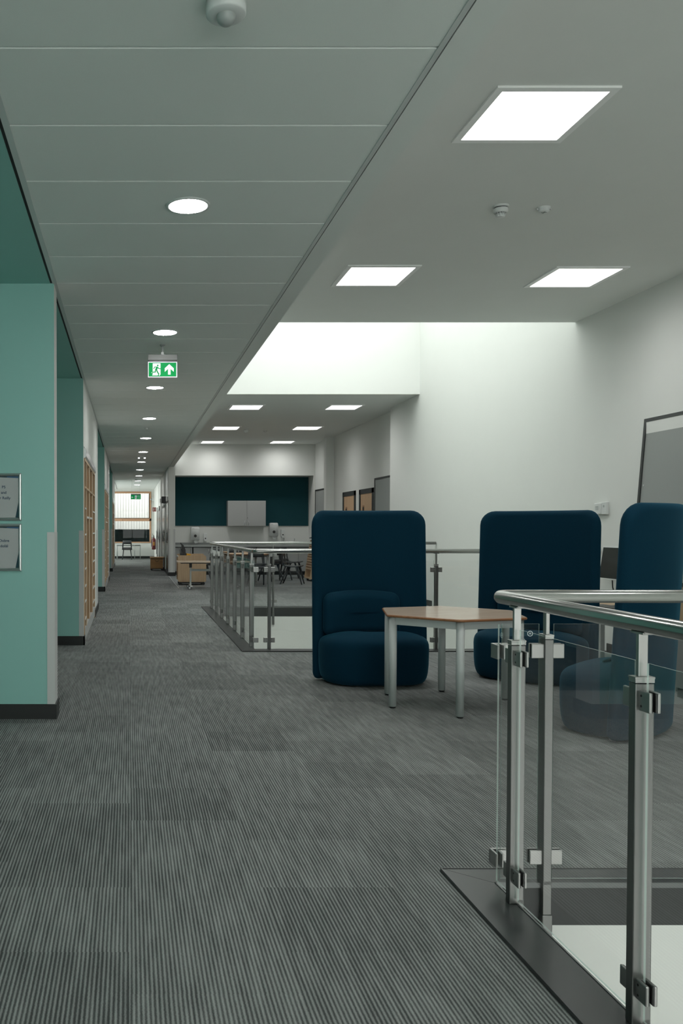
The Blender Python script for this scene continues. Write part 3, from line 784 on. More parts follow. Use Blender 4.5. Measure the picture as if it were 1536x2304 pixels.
def runs(parent, fixed, axis, stations, ends, markpos=None):
    edges = [ends[0]] + list(stations) + [ends[1]]
    for i, (a, c) in enumerate(zip(edges, edges[1:])):
        a2 = a + (.028 if i > 0 else 0); c2 = c - (.028 if i < len(edges) - 2 else 0)
        if c2 - a2 < .03: continue
        if axis == 'y': gp = glass(parent, fixed - .003, fixed + .003, a2, c2)
        else: gp = glass(parent, a2, c2, fixed - .003, fixed + .003)
        if markpos is not None and i in markpos:
            if axis == 'y': mark(gp, fixed, c2 - .035 if markpos[i] > 0 else a2 + .035, .965, 'x')
            else: mark(gp, c2 - .035 if markpos[i] > 0 else a2 + .035, fixed, .965, 'y')
def bend(path, r=.045, n=7):
    out = [Vector(path[0])]
    for i in range(1, len(path) - 1):
        p0, p, p1 = map(Vector, path[i - 1:i + 2])
        d0 = (p0 - p).normalized(); d1 = (p1 - p).normalized()
        a = p + d0 * r; c = p + d1 * r; o = p + (d0 + d1) * r
        for k in range(n + 1):
            th_ = k / n * PI / 2
            out.append(o + (a - o) * math.cos(th_) + (c - o) * math.sin(th_))
    out.append(Vector(path[-1])); return out
RX = 1.391; RZ = 1.106

gA = thing('guardrail', 'near steel and glass guardrail round the floor opening in the foreground right', 'guardrail', (0, 0, 0))
proto = make_post(gA); proto.location = (RX, 3.09, 0); proto.rotation_euler.z = -PI / 2
ysA = [3.09, 2.335, 1.56, .785, .01, -.765]
for yy in ysA[1:]: place_post(proto, gA, RX, yy, -PI / 2)
xsA = [1.58, 2.51, 3.44, 4.37]
for xx in xsA: place_post(proto, gA, xx, A_Y, PI)
runs(gA, RX, 'y', list(reversed(ysA)), (-1.4, A_Y - .02), {5: 1, 6: 1})
runs(gA, A_Y, 'x', xsA, (RX + .02, XW - .02), {0: 1})
MB().tube(bend([(RX, -1.4, RZ), (RX, A_Y, RZ), (XW - .01, A_Y, RZ)]), .025, n=28).obj('handrail', 'rail', gA)
def corner(parent, x, y, sy):
    for z in (.90, .115):
        b = MB()
        b.box(x - .016, x - .007, y - .048 if sy > 0 else y - .016, y + .016 if sy > 0 else y + .048, z - .0275, z + .0275, bev=.003)
        ya, yb = sorted((y + sy * .007, y + sy * .016)); b.box(x - .016, x + .048, ya, yb, z - .0275, z + .0275, bev=.003)
        ya, yb = sorted((y - sy * .007, y - sy * .048)); b.box(x + .007, x + .016, ya, yb, z - .0275, z + .0275, bev=.003)
        ya, yb = sorted((y - sy * .016, y - sy * .007)); b.box(x + .007, x + .048, ya, yb, z - .0275, z + .0275, bev=.003)
        b.obj('corner_clamp', 'clamp', parent)
corner(gA, RX, A_Y, 1)

gB = thing('guardrail', 'far steel and glass guardrail round three sides of the floor opening beyond the armchairs', 'guardrail', (0, 0, 0))
ysB = [9.80 + .785 * k for k in range(7)]
for yy in ysB: place_post(proto, gB, RX, yy, -PI / 2)
xsB = [1.56, 2.49, 3.42, 4.35]
for xx in xsB: place_post(proto, gB, xx, B0, 0); place_post(proto, gB, xx + (-.01 if xx < 1.6 else -.03), B1, PI)
runs(gB, RX, 'y', ysB, (B0 + .02, B1 - .02)); runs(gB, B0, 'x', xsB, (RX + .02, XW - .02)); runs(gB, B1, 'x', [x - .02 for x in xsB], (RX + .02, XW - .02))
MB().tube(bend([(XW - .01, B0, RZ), (RX, B0, RZ), (RX, B1, RZ), (XW - .01, B1, RZ)]), .025, n=20).obj('handrail', 'rail', gB)
corner(gB, RX, B0, -1); corner(gB, RX, B1, 1)

# ------------------------------------------------------------------ high back armchairs
RC = .86
def rrect(x0, x1, z0, z1, rt, rb, nside=14, nc=7):
    rt = max(min(rt, (x1 - x0) / 2 - 1e-4, (z1 - z0) / 2), .0005); rb = max(min(rb, (x1 - x0) / 2 - 1e-4, (z1 - z0) / 2), .0005)
    P = []
    def arc(cx, cz, r, a0):
        for q in range(nc): a = math.radians(a0 + 90 * q / (nc - 1)); P.append((cx + r * math.cos(a), cz + r * math.sin(a)))
    def line(p, q):
        for i in range(1, nside): t_ = i / nside; P.append((p[0] + (q[0] - p[0]) * t_, p[1] + (q[1] - p[1]) * t_))
    arc(x1 - rb, z0 + rb, rb, 270); line((x1, z0 + rb), (x1, z1 - rt))
    arc(x1 - rt, z1 - rt, rt, 0); line((x1 - rt, z1), (x0 + rt, z1))
    arc(x0 + rt, z1 - rt, rt, 90); line((x0, z1 - rt), (x0, z0 + rb))
    arc(x0 + rb, z0 + rb, rb, 180); line((x0 + rb, z0), (x1 - rb, z0))
    return P
def pillow(b, x0, x1, z0, z1, rt, rb, T, bulge, mp, er=None, crown=0.):
    er = er or T / 2
    L_ = []
    hw = min(x1 - x0, z1 - z0) / 2
    ins = [v for v in (hw * .98, hw * .8, hw * .6, hw * .45, hw * .33, hw * .22) if v > er * 1.2] + [er * 1.08]
    def lp(d, o):
        kk = .45 * (min(x1 - x0, z1 - z0) / 2 - d)
        P = rrect(x0 + d, x1 - d, z0 + d, z1 - d, max(rt - d, min(kk, rt)), max(rb - d, min(kk, rb)))
        out = []
        for x, z in P:
            zz = z + crown * (1 - ((x - (x0 + x1) / 2) / ((x1 - x0) / 2)) ** 2) * (z - z0) / (z1 - z0)
            out.append(mp(x, zz, o))
        return out
    bl = lambda d: bulge * (1 - (1 - min(d / (hw * .9), 1)) ** 2)
    for d in ins: L_.append(lp(d, -T / 2 - bl(d)))
    for q in range(0, 19):
        a = q / 18 * PI; L_.append(lp(er * (1 - math.sin(a)), -T / 2 * math.cos(a) - (bl(er) if q == 0 else 0)))
    for d in reversed(ins): L_.append(lp(d, T / 2))
    b.loops(L_)
def arcmap(yoff, lean):
    def f(x, z, o):
        a = x / RC
        return ((RC + o) * math.sin(a), yoff - RC + (RC + o) * math.cos(a) + lean * z, z)
    return f
def make_armchair(label):
    t = thing('armchair', label, 'armchair', (0, 0, 0), 0, 'high backed blue armchairs')
    b = MB(); pillow(b, -.547, .547, .012, 1.525, .13, .05, .095, .004, arcmap(.085, .048)); b.obj('backrest', 'fabric', t)
    b = MB(); pillow(b, -.45, .275, .415, .775, .07, .04, .13, .004, arcmap(-.035, .048), crown=.03); b.obj('lumbar_cushion', 'fabric', t)
    # seat: rounded front drum
    out = []
    W = .478
    N_ = 40
    for i in range(N_ + 1):
        a = PI * i / N_          # right -> front -> left
        c_, s_ = math.cos(a), math.sin(a)
        ex = 2 / 3.4
        out.append((W * math.copysign(abs(c_) ** ex, c_), -.12 - .36 * abs(s_) ** (2 / 2.6)))
    for i in range(1, 16):
        x = -W + 2 * W * i / 16; out.append((x * .98, .085 - RC + RC * math.cos(x / RC)))
    out = [(x - .01, y) for x, y in out]; cx, cy = -.01, -.22
    def lp(d, z): return [(cx + (x - cx) * (1 - d / .5), cy + (y - cy) * (1 - d / .34), z) for x, y in out]
    L_ = [lp(.25, .010), lp(.075, .010), lp(.052, .016), lp(.034, .032), lp(.020, .06), lp(.010, .10), lp(.003, .17), lp(0, .31), lp(.003, .345), lp(.011, .370), lp(.024, .389), lp(.045, .405), lp(.08, .419), lp(.13, .433), lp(.20, .446), lp(.28, .455), lp(.38, .460)]
    b = MB(); b.loops(L_); b.obj('seat', 'fabric', t)
    for (x, y) in ((.30, -.30), (-.30, -.30), (.42, -.08), (-.42, -.08)):
        MB().lathe([(0, 0), (.02, 0), (.022, .012), (.022, .03), (0, .03)], c=(x, y, 0), n=16).obj('foot', 'alu', t)
    return t
ch = make_armchair('high backed dark blue armchair left of the hexagonal table, facing the camera')
ch.location = (2.165, 7.80, 0); ch.rotation_euler.z = math.radians(2)
c2 = dup(ch, (3.73, 7.88, 0), math.radians(-42), 'high backed dark blue armchair behind the guardrail corner, between the other two')
for c_ in c2.children:
    if c_.name.startswith('lumbar'): c_.location.x = .12
dup(ch, (3.455, 5.75, 0), math.radians(-135), 'high backed blue armchair at the right edge, seen from behind through glass')

# ------------------------------------------------------------------ hexagonal table
t = thing('hexagonal_table', 'hexagonal wood topped table with pale grey legs among the armchairs', 'table', (2.49, 6.675, 0), math.radians(17))
hexp = lambda r: [(r * math.cos(k * PI / 3), r * math.sin(k * PI / 3)) for k in range(6)]
def rhex(r, c):
    P = hexp(r); out = []
    for i in range(6):
        p0, p, p1 = Vector(P[i - 1]), Vector(P[i]), Vector(P[(i + 1) % 6])
        a = p + (p0 - p).normalized() * c; d = p + (p1 - p).normalized() * c
        for k in range(4): s_ = k / 3; out.append(((1 - s_) ** 2 * a + 2 * s_ * (1 - s_) * p + s_ * s_ * d)[:])
    return out
b = MB()
Lp = lambda r, z: [(x, y, z) for x, y in rhex(r, .03)]
b.loops([Lp(.1, .712), Lp(.565, .712)], cap1=False, smooth=False); b.b.faces.ensure_lookup_table()
b.obj('tabletop', 'tablew', t)
b = MB(); b.loops([Lp(.565, .7118), Lp(.572, .708), Lp(.574, .700), Lp(.568, .693), Lp(.50, .690)], cap0=False, smooth=False); b.obj('table_edge', 'tedge', t)
P = hexp(.515); b = MB()
for i in range(6):
    p, q = Vector(P[i]), Vector(P[(i + 1) % 6]); d = (q - p).normalized(); n = Vector((-d.y, d.x)) * .011
    b.prism([(p - n)[:], (q - n)[:], (q + n)[:], (p + n)[:]], 'z', .635, .689)
b.obj('apron_frame', 'tframe', t)
for x, y in hexp(.515):
    b = MB(); b.cyl((x, y, .012), (x, y, .689), .029, n=24); l_ = b.obj('leg', 'tframe', t)
    b = MB(); b.cyl((x, y, 0), (x, y, .012), .0225, n=20); b.obj('foot_cap', 'dark', l_)

# ------------------------------------------------------------------ right side: pinboard, thermostat, trunking, desk, monitor, cabinet
t = thing('pinboard', 'grey felt pinboard in dark frame leaning against the right wall', 'pinboard', (XW - .125, 7.65, .82))
t.rotation_euler = (0, math.radians(4.3), 0)
b = MB(); W2 = 1.17; H = 1.66; f = .035
b.box(0, .03, -W2, W2, 0, f); b.box(0, .03, -W2, W2, H - f, H); b.box(0, .03, -W2, -W2 + f, f, H - f); b.box(0, .03, W2 - f, W2, f, H - f)
b.obj('frame', 'dframe', t)
MB().box(.012, .025, -W2 + f, W2 - f, f, H - f).obj('felt_panel', 'pin', t)
b = MB()
for z in (H - .08, H - .68): b.cyl((.008, W2 - .07, z), (.013, W2 - .07, z), .010, n=10)
b.obj('screws', 'alu', t)

t = thing('thermostat', 'small white wall thermostat beside the right edge of the middle armchair', 'thermostat', (XW, 9.55, 1.585))
MB().box(-.045, 0, .0, .12, -.065, .055, bev=.006).obj('housing', 'plast', t)
MB().box(-.03, 0, -.10, .0, -.07, .065, bev=.004).obj('side_plate', 'plast', t)
b = MB()
for k in range(4): b.box(-.0465, -.045, .03, .09, -.02 + k * .012, -.014 + k * .012)
b.cyl((-.0315, -.05, .02), (-.030, -.05, .02), .014, n=12); b.obj('vents', 'plastg', t)

t = thing('dado_trunking', 'white dado trunking running along the right wall behind the computer', 'trunking', (XW, 0, 0))
b = MB(); b.box(-.05, 0, 5.2, 9.46, .86, 1.04, bev=.004); b.box(-.056, -.05, 5.2, 9.46, .985, 1.035); b.box(-.056, -.05, 5.2, 9.46, .865, .90); b.obj('cover', 'plast', t)
for yy in (9.1, 8.2):
    b = MB(); b.box(-.058, -.05, yy - .07, yy + .07, .905, .98); s_ = b.obj('socket', 'plast', t)
    b = MB(); b.box(-.0595, -.058, yy - .045, yy - .02, .925, .945); b.box(-.0595, -.058, yy + .02, yy + .045, .925, .945); b.obj('switch', 'plastg', s_)

t = thing('computer_desk', 'low beech computer desk against the right wall behind the armchairs', 'desk', (4.86, 8.1, 0))
MB().box(-.32, .32, -1.0, 1.0, .555, .58, bev=.003).obj('desktop', 'beech', t)
for x, y in ((-.28, -.9), (-.28, .25), (-.28, .93), (.28, -.9), (.28, .93)):
    MB().box(x - .02, x + .02, y - .02, y + .02, 0, .555).obj('leg', 'tframe', t)
MB().box(.26, .28, -.88, .91, .2, .5).obj('back_panel', 'cab', t)
t = thing('monitor', 'silver framed computer monitor between the middle and right armchairs', 'monitor', (4.86, 8.50, .58))
b = MB(); th_ = math.radians(8)
b.box(-.02, .02, -.36, .36, -.16, .18, bev=.004); o = b.obj('casing', 'plast', t, (0, 0, .42)); o.rotation_euler.y = th_
b = MB(); b.box(-.022, -.0195, -.345, .345, -.145, .165); o2 = b.obj('screen', 'screen', t, (0, 0, .42)); o2.rotation_euler.y = th_
b = MB(); b.cyl((.02, 0, .01), (.02, 0, .40), .02, n=12); b.lathe([(0, 0), (.11, 0), (.10, .015), (0, .02)], n=24); b.obj('stand', 'dark', t)
t = thing('monitor_cable', 'black cable hanging below the computer monitor', 'cable', (4.93, 8.80, .58))
pts = [(0, 0, .26), (.0, -.01, .18), (.01, -.03, .11), (.03, -.05, .05), (.04, -.06, .01)]
MB().tube(pts, .006, n=8).obj('cord', 'dark', t)
t = thing('keyboard', 'black keyboard lying on the computer desk below the monitor', 'keyboard', (4.68, 8.40, .581))
MB().box(-.08, .08, -.24, .24, 0, .02, bev=.003).obj('keys', 'dark', t)
t = thing('computer_tower', 'black computer unit on the low desk beside the monitor', 'computer', (4.78, 7.55, .581))
MB().box(-.17, .17, -.05, .3, 0, .13, bev=.004).obj('case', 'dark', t)

t = thing('storage_cabinet', 'low grey cabinet with dark plinth at the right edge behind the armchair', 'cabinet', (4.82, 6.3, 0))
MB().box(-.39, .40, -.65, .65, .0, .08).obj('plinth', 'black', t)
MB().box(-.41, .41, -.67, .67, .08, .60, bev=.003).obj('body', 'cabd', t)
MB().box(-.42, .41, -.68, .68, .60, .77, bev=.003).obj('top_box', 'beech', t)

# ------------------------------------------------------------------ school chairs
def chair_mesh(label, loc, rotz, group, seat_h=.45, col='darkg'):
    t = thing('school_chair', label, 'chair', loc, rotz, group)
    sc_ = seat_h / .45
    # seat shell
    b = MB(); L_ = []
    for k in range(7):
        y = -.22 + k * .07; z = seat_h - .02 * math.sin(PI * k / 6) + (.012 if k == 6 else 0)
        lp = []
        for x in (-.22, -.18, -.1, 0, .1, .18, .22): lp.append((x, y, z + .25 * x * x))
        for x in (.22, .18, .1, 0, -.1, -.18, -.22): lp.append((x, y, z + .25 * x * x - .022))
        L_.append(lp)
    b.loops(L_); b.obj('seat', col, t)
    b = MB()
    def bp(z0, z1, w0, w1):
        L_ = []
        for z, w_ in ((z0, w0), ((z0 + z1) / 2, (w0 + w1) / 2), (z1, w1)):
            y = .21 + (z - seat_h) * .16; lp = []
            for x in (-1, -.6, 0, .6, 1): lp.append((x * w_, y - .03 * x * x, z))
            for x in (1, .6, 0, -.6, -1): lp.append((x * w_, y + .016 - .03 * x * x, z))
            L_.append(lp)
        b.loops(L_)
    bp(seat_h + .22, seat_h + .38, .205, .18)
    for s in (-1, 1):
        lo = [(s * .17, .20, seat_h), (s * .215, .205, seat_h), (s * .215, .222, seat_h), (s * .17, .222, seat_h)]
        hi = [(s * .14, .225, seat_h + .23), (s * .205, .225, seat_h + .23), (s * .205, .243, seat_h + .23), (s * .14, .243, seat_h + .23)]
        b.loops([lo, hi] if s > 0 else [list(reversed(lo)), list(reversed(hi))], smooth=False)
    bp(seat_h + .02, seat_h + .08, .19, .19)
    b.obj('backrest', col, t)
    for sx in (-1, 1):
        MB().tube([(sx * .15, -.12, seat_h - .03), (sx * .20, -.24, .0)], .02, n=10, rr=[.024, .015]).obj('leg', 'darkg', t)
        MB().tube([(sx * .15, .10, seat_h - .03), (sx * .21, .28, .0)], .02, n=10, rr=[.024, .015]).obj('leg', 'darkg', t)
    return t
GC = 'dark school chairs round the kitchen tables'
c0 = chair_mesh('charcoal school chair facing left, right of the first round table', (3.98, 20.95, 0), math.radians(70), GC)
for x, y, r, l in ((3.62, 22.15, -145, 'charcoal school chair behind the first round table on its right'), (2.75, 22.3, 175, 'charcoal school chair directly behind the first round table'),
                   (1.98, 21.95, -130, 'charcoal school chair behind the first round table on its left'), (3.05, 20.28, 10, 'charcoal school chair in front of the first round table'),
                   (4.45, 23.5, 60, 'charcoal school chair beside the slatted book rack'), (3.95, 22.6, 30, 'charcoal school chair by the second table near the counter'), (3.1, 24.5, 180, 'charcoal school chair tucked under the counter side of the second table')):
    dup(c0, (x, y, 0), math.radians(r), l)
dup(c0, (-.10, 37.35, 0), PI, 'black school chair at the desk below the end window', 'lone chair at the corridor end')
ce = bpy.data.objects[-1] if 0 else None

def round_table(x, y, r, h, label):
    t = thing('round_table', label, 'table', (x, y, 0), 0, 'round beech tables in the kitchen area')
    b = MB(); b.lathe([(0, h), (r - .004, h), (r, h - .004)], n=40); b.lathe([(r, h - .004), (r, h - .026), (0, h - .026)], n=40, m=1); b.obj('tabletop', ['beech', 'tedge'], t)
    for k in range(4):
        a = PI / 4 + k * PI / 2 + .3; q = r * .78
        MB().cyl((q * math.cos(a), q * math.sin(a), 0), (q * math.cos(a), q * math.sin(a), h - .026), .03, n=16).obj('leg', 'plast', t)
    b = MB(); q = r * .78
    for k in range(4):
        a = PI / 4 + k * PI / 2 + .3; c = a + PI / 2
        b.tube([(q * math.cos(a), q * math.sin(a), h - .06), (q * math.cos(c), q * math.sin(c), h - .06)], .02, n=6)
    b.obj('apron_frame', 'plast', t)
round_table(2.95, 21.25, .62, .74, 'round beech topped table nearest the far guardrail')
round_table(3.05, 23.5, .55, .72, 'round beech topped table nearest the kitchen counter')

# ------------------------------------------------------------------ kitchen wall
o = MB().box(1.32, 5.315, 25.635, 25.659, 1.43, 2.876, m=0).obj('display_board', 'green')
tag(o, 'large dark teal felt display board above the kitchen counter', 'display board')
t = thing('wall_cupboard', 'grey double door wall cupboard mounted over the teal display board', 'cupboard', (3.44, 25.634, 1.42))
MB().box(-.56, .56, -.33, 0, 0, .745, bev=.002).obj('body', 'cabd', t)
for s in (-1, 1):
    xa, xb = sorted((s * .003, s * .555)); d = MB().box(xa, xb, -.35, -.332, .005, .742, bev=.002).obj('door', 'cab', t)
    b = MB(); xh = s * .055; b.tube([(xh, -.35, .05), (xh, -.375, .055), (xh + s * .01, -.38, .10), (xh, -.375, .145), (xh, -.35, .15)], .006, n=8); b.obj('handle', 'alu', d)
MB().cyl((.02, -.352, .24), (.02, -.348, .24), .010, n=12).obj('lock', 'dark', t)
def towel(x, z, label):
    t = thing('towel_dispenser', label, 'paper towel dispenser', (x, 25.63 if z > 1.1 else 25.66, z))
    b = MB(); L_ = []
    for y, s_, zt_ in ((0, 1, .39), (-.10, 1, .39), (-.15, .98, .36), (-.16, .96, .33)):
        L_.append([(px_ * s_, y, pz_) for px_, pz_ in rrect(-.13, .13, 0.0 + (.01 if y < -.12 else 0), zt_, .04, .008, 4, 4)])
    b.loops(L_); b.obj('cover', 'plast', t)
    b = MB(); b.cyl((0, -.158, .12), (0, -.166, .12), .042, n=20); b.obj('window', 'dark', t)
    b = MB(); b.box(-.095, -.03, -.163, -.158, .335, .345); b.obj('badge', 'sign_w' if 0 else 'plastg', t)
    b = MB(); b._add([(-.06, -.07, 0), (.09, -.07, 0), (.07, -.12, -.09), (-.01, -.10, -.10)], [(0, 1, 2, 3)]); b._add([(-.06, -.072, 0), (.09, -.072, 0), (.07, -.122, -.09), (-.01, -.102, -.10)], [(3, 2, 1, 0)]); b.obj('paper_towel', 'plast', t)
towel(1.95, 1.01, 'white paper towel dispenser at the left end of the kitchen counter'); towel(4.27, 1.13, 'white paper towel dispenser right of the wall cupboard')
def soap(x, z, label):
    t = thing('soap_dispenser', label, 'soap dispenser', (x, 25.66, z))
    b = MB(); b.box(-.052, .052, -.10, 0, .03, .24, bev=.012); b.obj('cover', 'plast', t)
    b = MB(); b.cyl((0, -.098, .085), (0, -.106, .085), .020, n=16); b.obj('window', 'dark', t)
    b = MB(); b.box(-.035, .035, -.11, -.02, 0, .03, bev=.006); b.obj('nozzle', 'plast', t)
soap(2.255, .97, 'white soap dispenser right of the left paper towel dispenser'); soap(4.55, 1.08, 'white soap dispenser right of the right paper towel dispenser')
t = thing('worktop', 'grey kitchen worktop running under the teal display board', 'worktop', (0, 0, 0))
MB().box(1.31, 5.32, 25.04, 25.66, .845, .865, m=0).obj('slab', 'cab', t)
MB().box(1.31, 5.32, 25.03, 25.04, .815, .866).obj('front_edge', 'plastg', t)
MB().box(1.31, 4.05, 25.60, 25.658, .866, .93).obj('upstand', 'cabd', t)
x = 1.32; k = 0
labs = ['grey kitchen base cabinet at the left end behind the book trolley', 'grey kitchen base cabinet, second from the left', 'grey kitchen base cabinet below the wall cupboard', 'grey kitchen base cabinet, fourth from the left', 'grey kitchen base cabinet at the right end of the counter']
for k, (xa, xb) in enumerate(((1.32, 1.83), (1.86, 2.86), (2.88, 3.68), (3.70, 4.50), (4.52, 5.31))):
    t = thing('base_cabinet', labs[k], 'cabinet', ((xa + xb) / 2, 25.07, 0), 0, 'base cabinets under the kitchen worktop'); hw = (xb - xa) / 2
    MB().box(-hw, hw, .06, .55, 0, .1).obj('plinth', 'black', t)
    MB().box(-hw, hw, .02, .57, .1, .80).obj('body', 'cabd', t)
    nd = 1 if hw < .3 else 2
    for j in range(nd):
        da = -hw + .004 + j * 2 * hw / nd; db = da + 2 * hw / nd - .008
        d = MB().box(da, db, 0, .018, .11, .795, bev=.002).obj('door', 'cab', t)
        xh = db - .05 if j == 0 else da + .05
        MB().tube([(xh, 0, .62), (xh, -.025, .625), (xh, -.03, .68), (xh, -.025, .735), (xh, 0, .74)], .006, n=8).obj('handle', 'alu', d)
for x, l in ((4.55, 'slim chrome tap over the kitchen worktop, the left of the pair'), (4.86, 'slim chrome tap over the kitchen worktop, the right of the pair')):
    t = thing('tap', l, 'tap', (x, 25.42, .866)); b = MB(); b.tube([(0, 0, 0), (0, 0, .16), (0, -.03, .19), (0, -.10, .19), (0, -.13, .16)], .009, n=10); b.lathe([(.02, 0), (.02, .012), (0, .012)], n=12); b.obj('spout', 'alu', t)
for nm, y0, y1, lab in (('pinboard', 17.45, 19.05, 'tall grey framed pinboard on the right wall next to the wooden doors'),):
    t = thing(nm, lab, 'pinboard', (5.43, 0, 0)); f = .035
    b = MB(); b.box(-.03, 0, y0, y1, .9, .9 + f); b.box(-.03, 0, y0, y1, 2.46 - f, 2.46); b.box(-.03, 0, y0, y0 + f, .9 + f, 2.46 - f); b.box(-.03, 0, y1 - f, y1, .9 + f, 2.46 - f); b.obj('frame', 'dframe', t)
    MB().box(-.018, 0, y0 + f, y1 - f, .9 + f, 2.46 - f).obj('felt_panel', 'pin', t)
t = thing('pinboard', 'narrow grey framed pinboard in the far right corner by the kitchen', 'pinboard', (5.38, 0, 0))
b = MB(); y0, y1, f = 23.3, 24.9, .035; b.box(-.03, 0, y0, y1, .9, .9 + f); b.box(-.03, 0, y0, y1, 2.46 - f, 2.46); b.box(-.03, 0, y0, y0 + f, .9 + f, 2.46 - f); b.box(-.03, 0, y1 - f, y1, .9 + f, 2.46 - f); b.obj('frame', 'dframe', t)
MB().box(-.018, 0, y0 + f, y1 - f, .9 + f, 2.46 - f).obj('felt_panel', 'pin', t)

# slatted book rack with black top
t = thing('book_rack', 'slanted beech slatted book rack half hidden by the left armchair', 'book rack', (4.95, 22.3, 0))
b = MB()
for s in (-1, 1): b.prism([(-.36, .06), (.36, .06), (.20, 1.05), (-.20, 1.05)], 'y', s * .33 - .012, s * .33 + .012)
b.obj('side_panel', 'beech', t)
for k in range(11):
    z = .30 + k * .066; xo = -.36 + (z - .06) * .1616
    MB().box(xo - .006, xo + .012, -.33, .33, z, z + .034).obj('slat', 'beech', t)
MB().box(-.36, .36, -.33, .33, .06, .085).obj('shelf', 'beech', t)
b = MB()
for x in (-.28, .28):
    for y in (-.27, .27): b.cyl((x, y - .015, .03), (x, y + .015, .03), .03, n=12)
b.obj('castors', 'dark', t)
t = thing('lectern_top', 'black slanted display stand on top of the beech book rack', 'stand', (4.95, 22.3, 1.051))
b = MB(); b.prism([(-.24, .04), (-.24, .06), (.2, .22), (.2, .20)], 'y', -.28, .28); b.box(-.03, .03, -.2, .2, 0, .12); b.obj('sloped_board', 'dark', t)

# beech trolley with black holders
t = thing('book_trolley', 'beech storage trolley with rounded end panels at the corridor corner', 'trolley', (1.50, 20.6, 0))
for y0, y1, z1 in ((-.02, .0, .71), (.55, .57, .735)):
    b = MB(); P = rrect(-.34, .335, .075, z1, .045, .045, 4, 6)
    b.prism(P, 'y', y0, y1); b.obj('end_panel', 'beech', t)
b = MB()
for z in (.09, .30, .50): b.box(-.325, .32, 0, .55, z, z + .015)
b.box(-.01, .01, 0, .55, .1, .64)
b.obj('shelves', 'beechi', t)
b = MB(); b.box(-.345, -.325, .0, .55, .66, .70, bev=.004); b.box(-.345, -.325, .0, .55, .085, .11, bev=.004); b.obj('side_rail', 'plast', t)
for x in (-.28, .27):
    for y in (.03, .52):
        b = MB(); b.cyl((x, y - .012, .035), (x, y + .012, .035), .035, n=14); b.box(x - .02, x + .02, y - .02, y + .02, .05, .076); b.obj('castor', 'dark', t)
b = MB(); b.box(-.30, .29, -.0, .54, .045, .07); b.obj('base_rail', 'dark', t)
for k, (x, y, l) in enumerate(((-.20, .12, 'lower black file holder standing at the front of the beech trolley'), (-.19, .38, 'taller black file holder standing at the back of the beech trolley'))):
    t = thing('file_holder', l, 'file holder', (1.50 + x, 20.6 + y, .518), 0, 'black file holders in the trolley')
    h = .30 + .13 * k
    b = MB(); b.prism([(-.02, 0), (.07, 0), (.05, h * .75), (.0, h), (-.07, h + .06), (-.075, h + .045), (-.03, h - .02)], 'y', -.10, .10); b.obj('shell', 'dark', t)
    for j in range(3): MB().prism([(-.02 - .02 * j, 0), (.0 - .02 * j, 0), (-.04 - .02 * j, h - .05 * j), (-.055 - .02 * j, h - .05 * j)], 'y', -.09, -.085).obj('tab', 'darkg', t)
t = thing('yellow_tray', 'yellow tray resting in the top of the beech trolley', 'tray', (1.41, 20.90, .662))
b = MB(); b.prism([(-.035, 0), (.07, 0), (.07, .07), (-.03, .09)], 'y', -.12, .12); b.obj('body', 'yellow', t)
for k in range(5):
    t = thing('picture_book', ['dark red book', 'grey book', 'brown book', 'black book', 'tan book'][k] + ' seen at the open left side of the trolley, %s from the top' % ['first', 'second', 'third', 'fourth', 'fifth'][k], 'book', (1.185, 20.66 + .085 * k, (.316 if k < 3 else .106)), 0, 'books in the beech trolley')
    MB().box(0, .035, 0, .07, 0, .12 + .02 * (k % 3)).obj('cover', ['tedge', 'cabd', 'beechi', 'dark', 'beech'][k], t)

# folding table on castors
t = thing('folding_table', 'low mobile folding table with castors in front of the beech trolley', 'table', (1.95, 19.45, 0))
b = MB(); b.prism(rrect(-.88, .75, -.32, .32, .06, .06, 4, 6), 'z', .595, .618); b.obj('tabletop', 'tablew', t)
MB().box(-.80, .70, -.28, .28, .572, .595).obj('underframe', 'dark', t)
MB().box(-.55, .55, -.02, .02, .39, .44).obj('crossbar', 'tframe', t)
for s in (-1, 1):
    l_ = MB().box(s * .57 - .018, s * .57 + .018, -.022, .022, .07, .50, bev=.004).obj('leg', 'tframe', t)
    MB().box(s * .57 - .03, s * .57 + .03, -.035, .035, .47, .575, bev=.006).obj('hinge', 'dark', l_)
    MB().box(s * .57 - .03, s * .57 + .03, -.30, .30, .055, .075, bev=.004).obj('foot_bar', 'alu', t)
    for y in (-.27, .27):
        b = MB(); b.cyl((s * .57 - .04, y - .015, .032), (s * .57 - .04, y + .015, .032), .032, n=18, m=0); b.cyl((s * .57 - .04, y - .018, .032), (s * .57 - .04, y + .018, .032), .022, n=16, m=1); b.obj('castor', ['dark', 'alu'], t)

# ------------------------------------------------------------------ corridor end: chest, extinguisher, signs, desk
t = thing('wooden_chest', 'orange oak drawer unit on castors beside the corridor doors', 'drawer unit', (.88, 27.6, 0))
MB().box(-.20, .20, 0, .5, .05, .40, bev=.004).obj('body', 'beechd', t)
MB().box(-.215, .215, -.02, .51, .40, .43, bev=.004).obj('top_panel', 'beechd', t)
d = MB().box(-.195, .195, -.018, .0, .075, .355, bev=.003).obj('drawer', 'beechd', t)
b = MB(); b.tube([(-.06 + .12 * k / 8, -.024, .335 - .045 * math.sin(PI * k / 8)) for k in range(9)], .006, n=6); b.obj('handle', 'dark', d)
b = MB(); b.box(-.19, .19, -.004, .002, .362, .376); b.box(-.19, .19, -.004, .002, .056, .066); b.obj('shadow_gap', 'dark', t)
for x in (-.17, .17): 
    for y in (.05, .45): MB().cyl((x, y - .012, .025), (x, y + .012, .025), .025, n=12).obj('castor', 'dark', t)

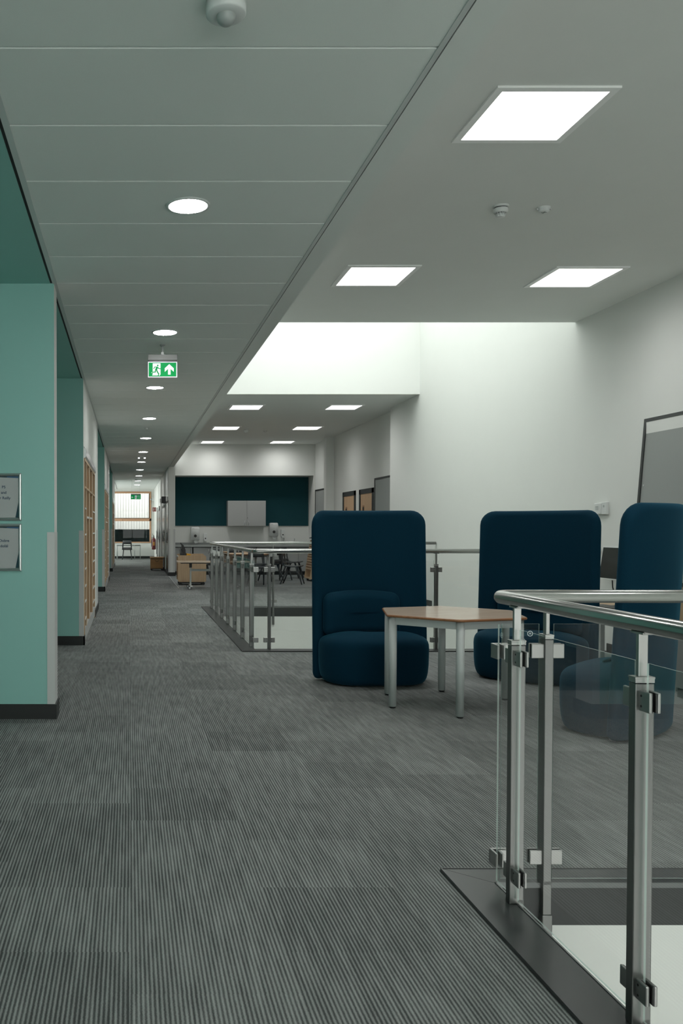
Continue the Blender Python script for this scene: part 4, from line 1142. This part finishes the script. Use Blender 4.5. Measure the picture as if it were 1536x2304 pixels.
t = thing('fire_extinguisher', 'red fire extinguisher with yellow label hung at the corridor end', 'fire extinguisher', (1.01, 35.6, .47))
MB().lathe([(0, 0), (.08, .005), (.085, .03), (.085, .40), (.07, .45), (.03, .48), (.025, .50)], n=24).obj('cylinder', 'red', t)
MB().box(-.045, .03, -.092, -.075, .17, .32).obj('label_band', 'redl', t)
b = MB(); b.cyl((0, 0, .5), (0, 0, .54), .02, n=12); b.tube([(0, 0, .54), (.02, -.05, .56), (-.02, -.09, .60)], .008, n=8); b.tube([(0, 0, .54), (-.03, -.05, .57), (-.05, -.08, .66)], .008, n=8); b.obj('valve_handle', 'dark', t)
b = MB(); b.tube([(-.02, 0, .52), (-.09, -.02, .50), (-.105, -.02, .35), (-.10, -.01, .12)], .010, n=8); b.obj('hose', 'dark', t)
t = thing('fire_sign', 'small red sign projecting from the corridor wall above the fire extinguisher', 'sign', (XR, 35.8, 2.05))
MB().box(-.15, 0, -.004, .004, 0, .17).obj('plate', 'redsign', t)
b = MB(); b.box(-.12, -.095, -.007, -.004, .04, .10); b.cyl((-.108, -.007, .125), (-.108, -.004, .125), .014, n=10); b.stroke([(-.05, .14), (-.03, .11), (-.05, .08), (-.03, .05)], .01, -.007, -.004); b.obj('pictogram', 'paper', t)
t = thing('wall_camera', 'white security camera on the end wall beside the window', 'camera', (1.06, 38.6, 2.60))
MB().box(-.05, .05, -.12, 0, -.03, .12, bev=.01).obj('mount', 'plast', t)
b = MB(); b.cyl((-.12, -.10, .04), (-.02, -.06, .04), .035, n=14); b.obj('camera_head', 'plastg', t)
t = thing('end_desk', 'plain white desk on thin grey legs below the end window', 'desk', (-.03, 37.9, 0))
MB().box(-.56, .55, -.3, .3, .63, .655).obj('desktop', 'plast', t)
for x, y in ((-.52, -.27), (.26, -.27), (.51, .27), (-.50, .27)): MB().cyl((x, y, 0), (x, y, .63), .016, n=10).obj('leg', 'tframe', t)
b = MB(); b.box(-.50, .50, .25, .27, .57, .63); b.box(-.5, .26, -.27, -.25, .60, .63); b.obj('frame', 'tframe', t)
t = thing('wall_noticeboard', 'slim dark strip on the corridor wall beside the fire extinguisher', 'panel', (XR, 35.1, .30))
MB().box(-.02, 0, -.05, .05, 0, .95).obj('strip', 'cabd', t)
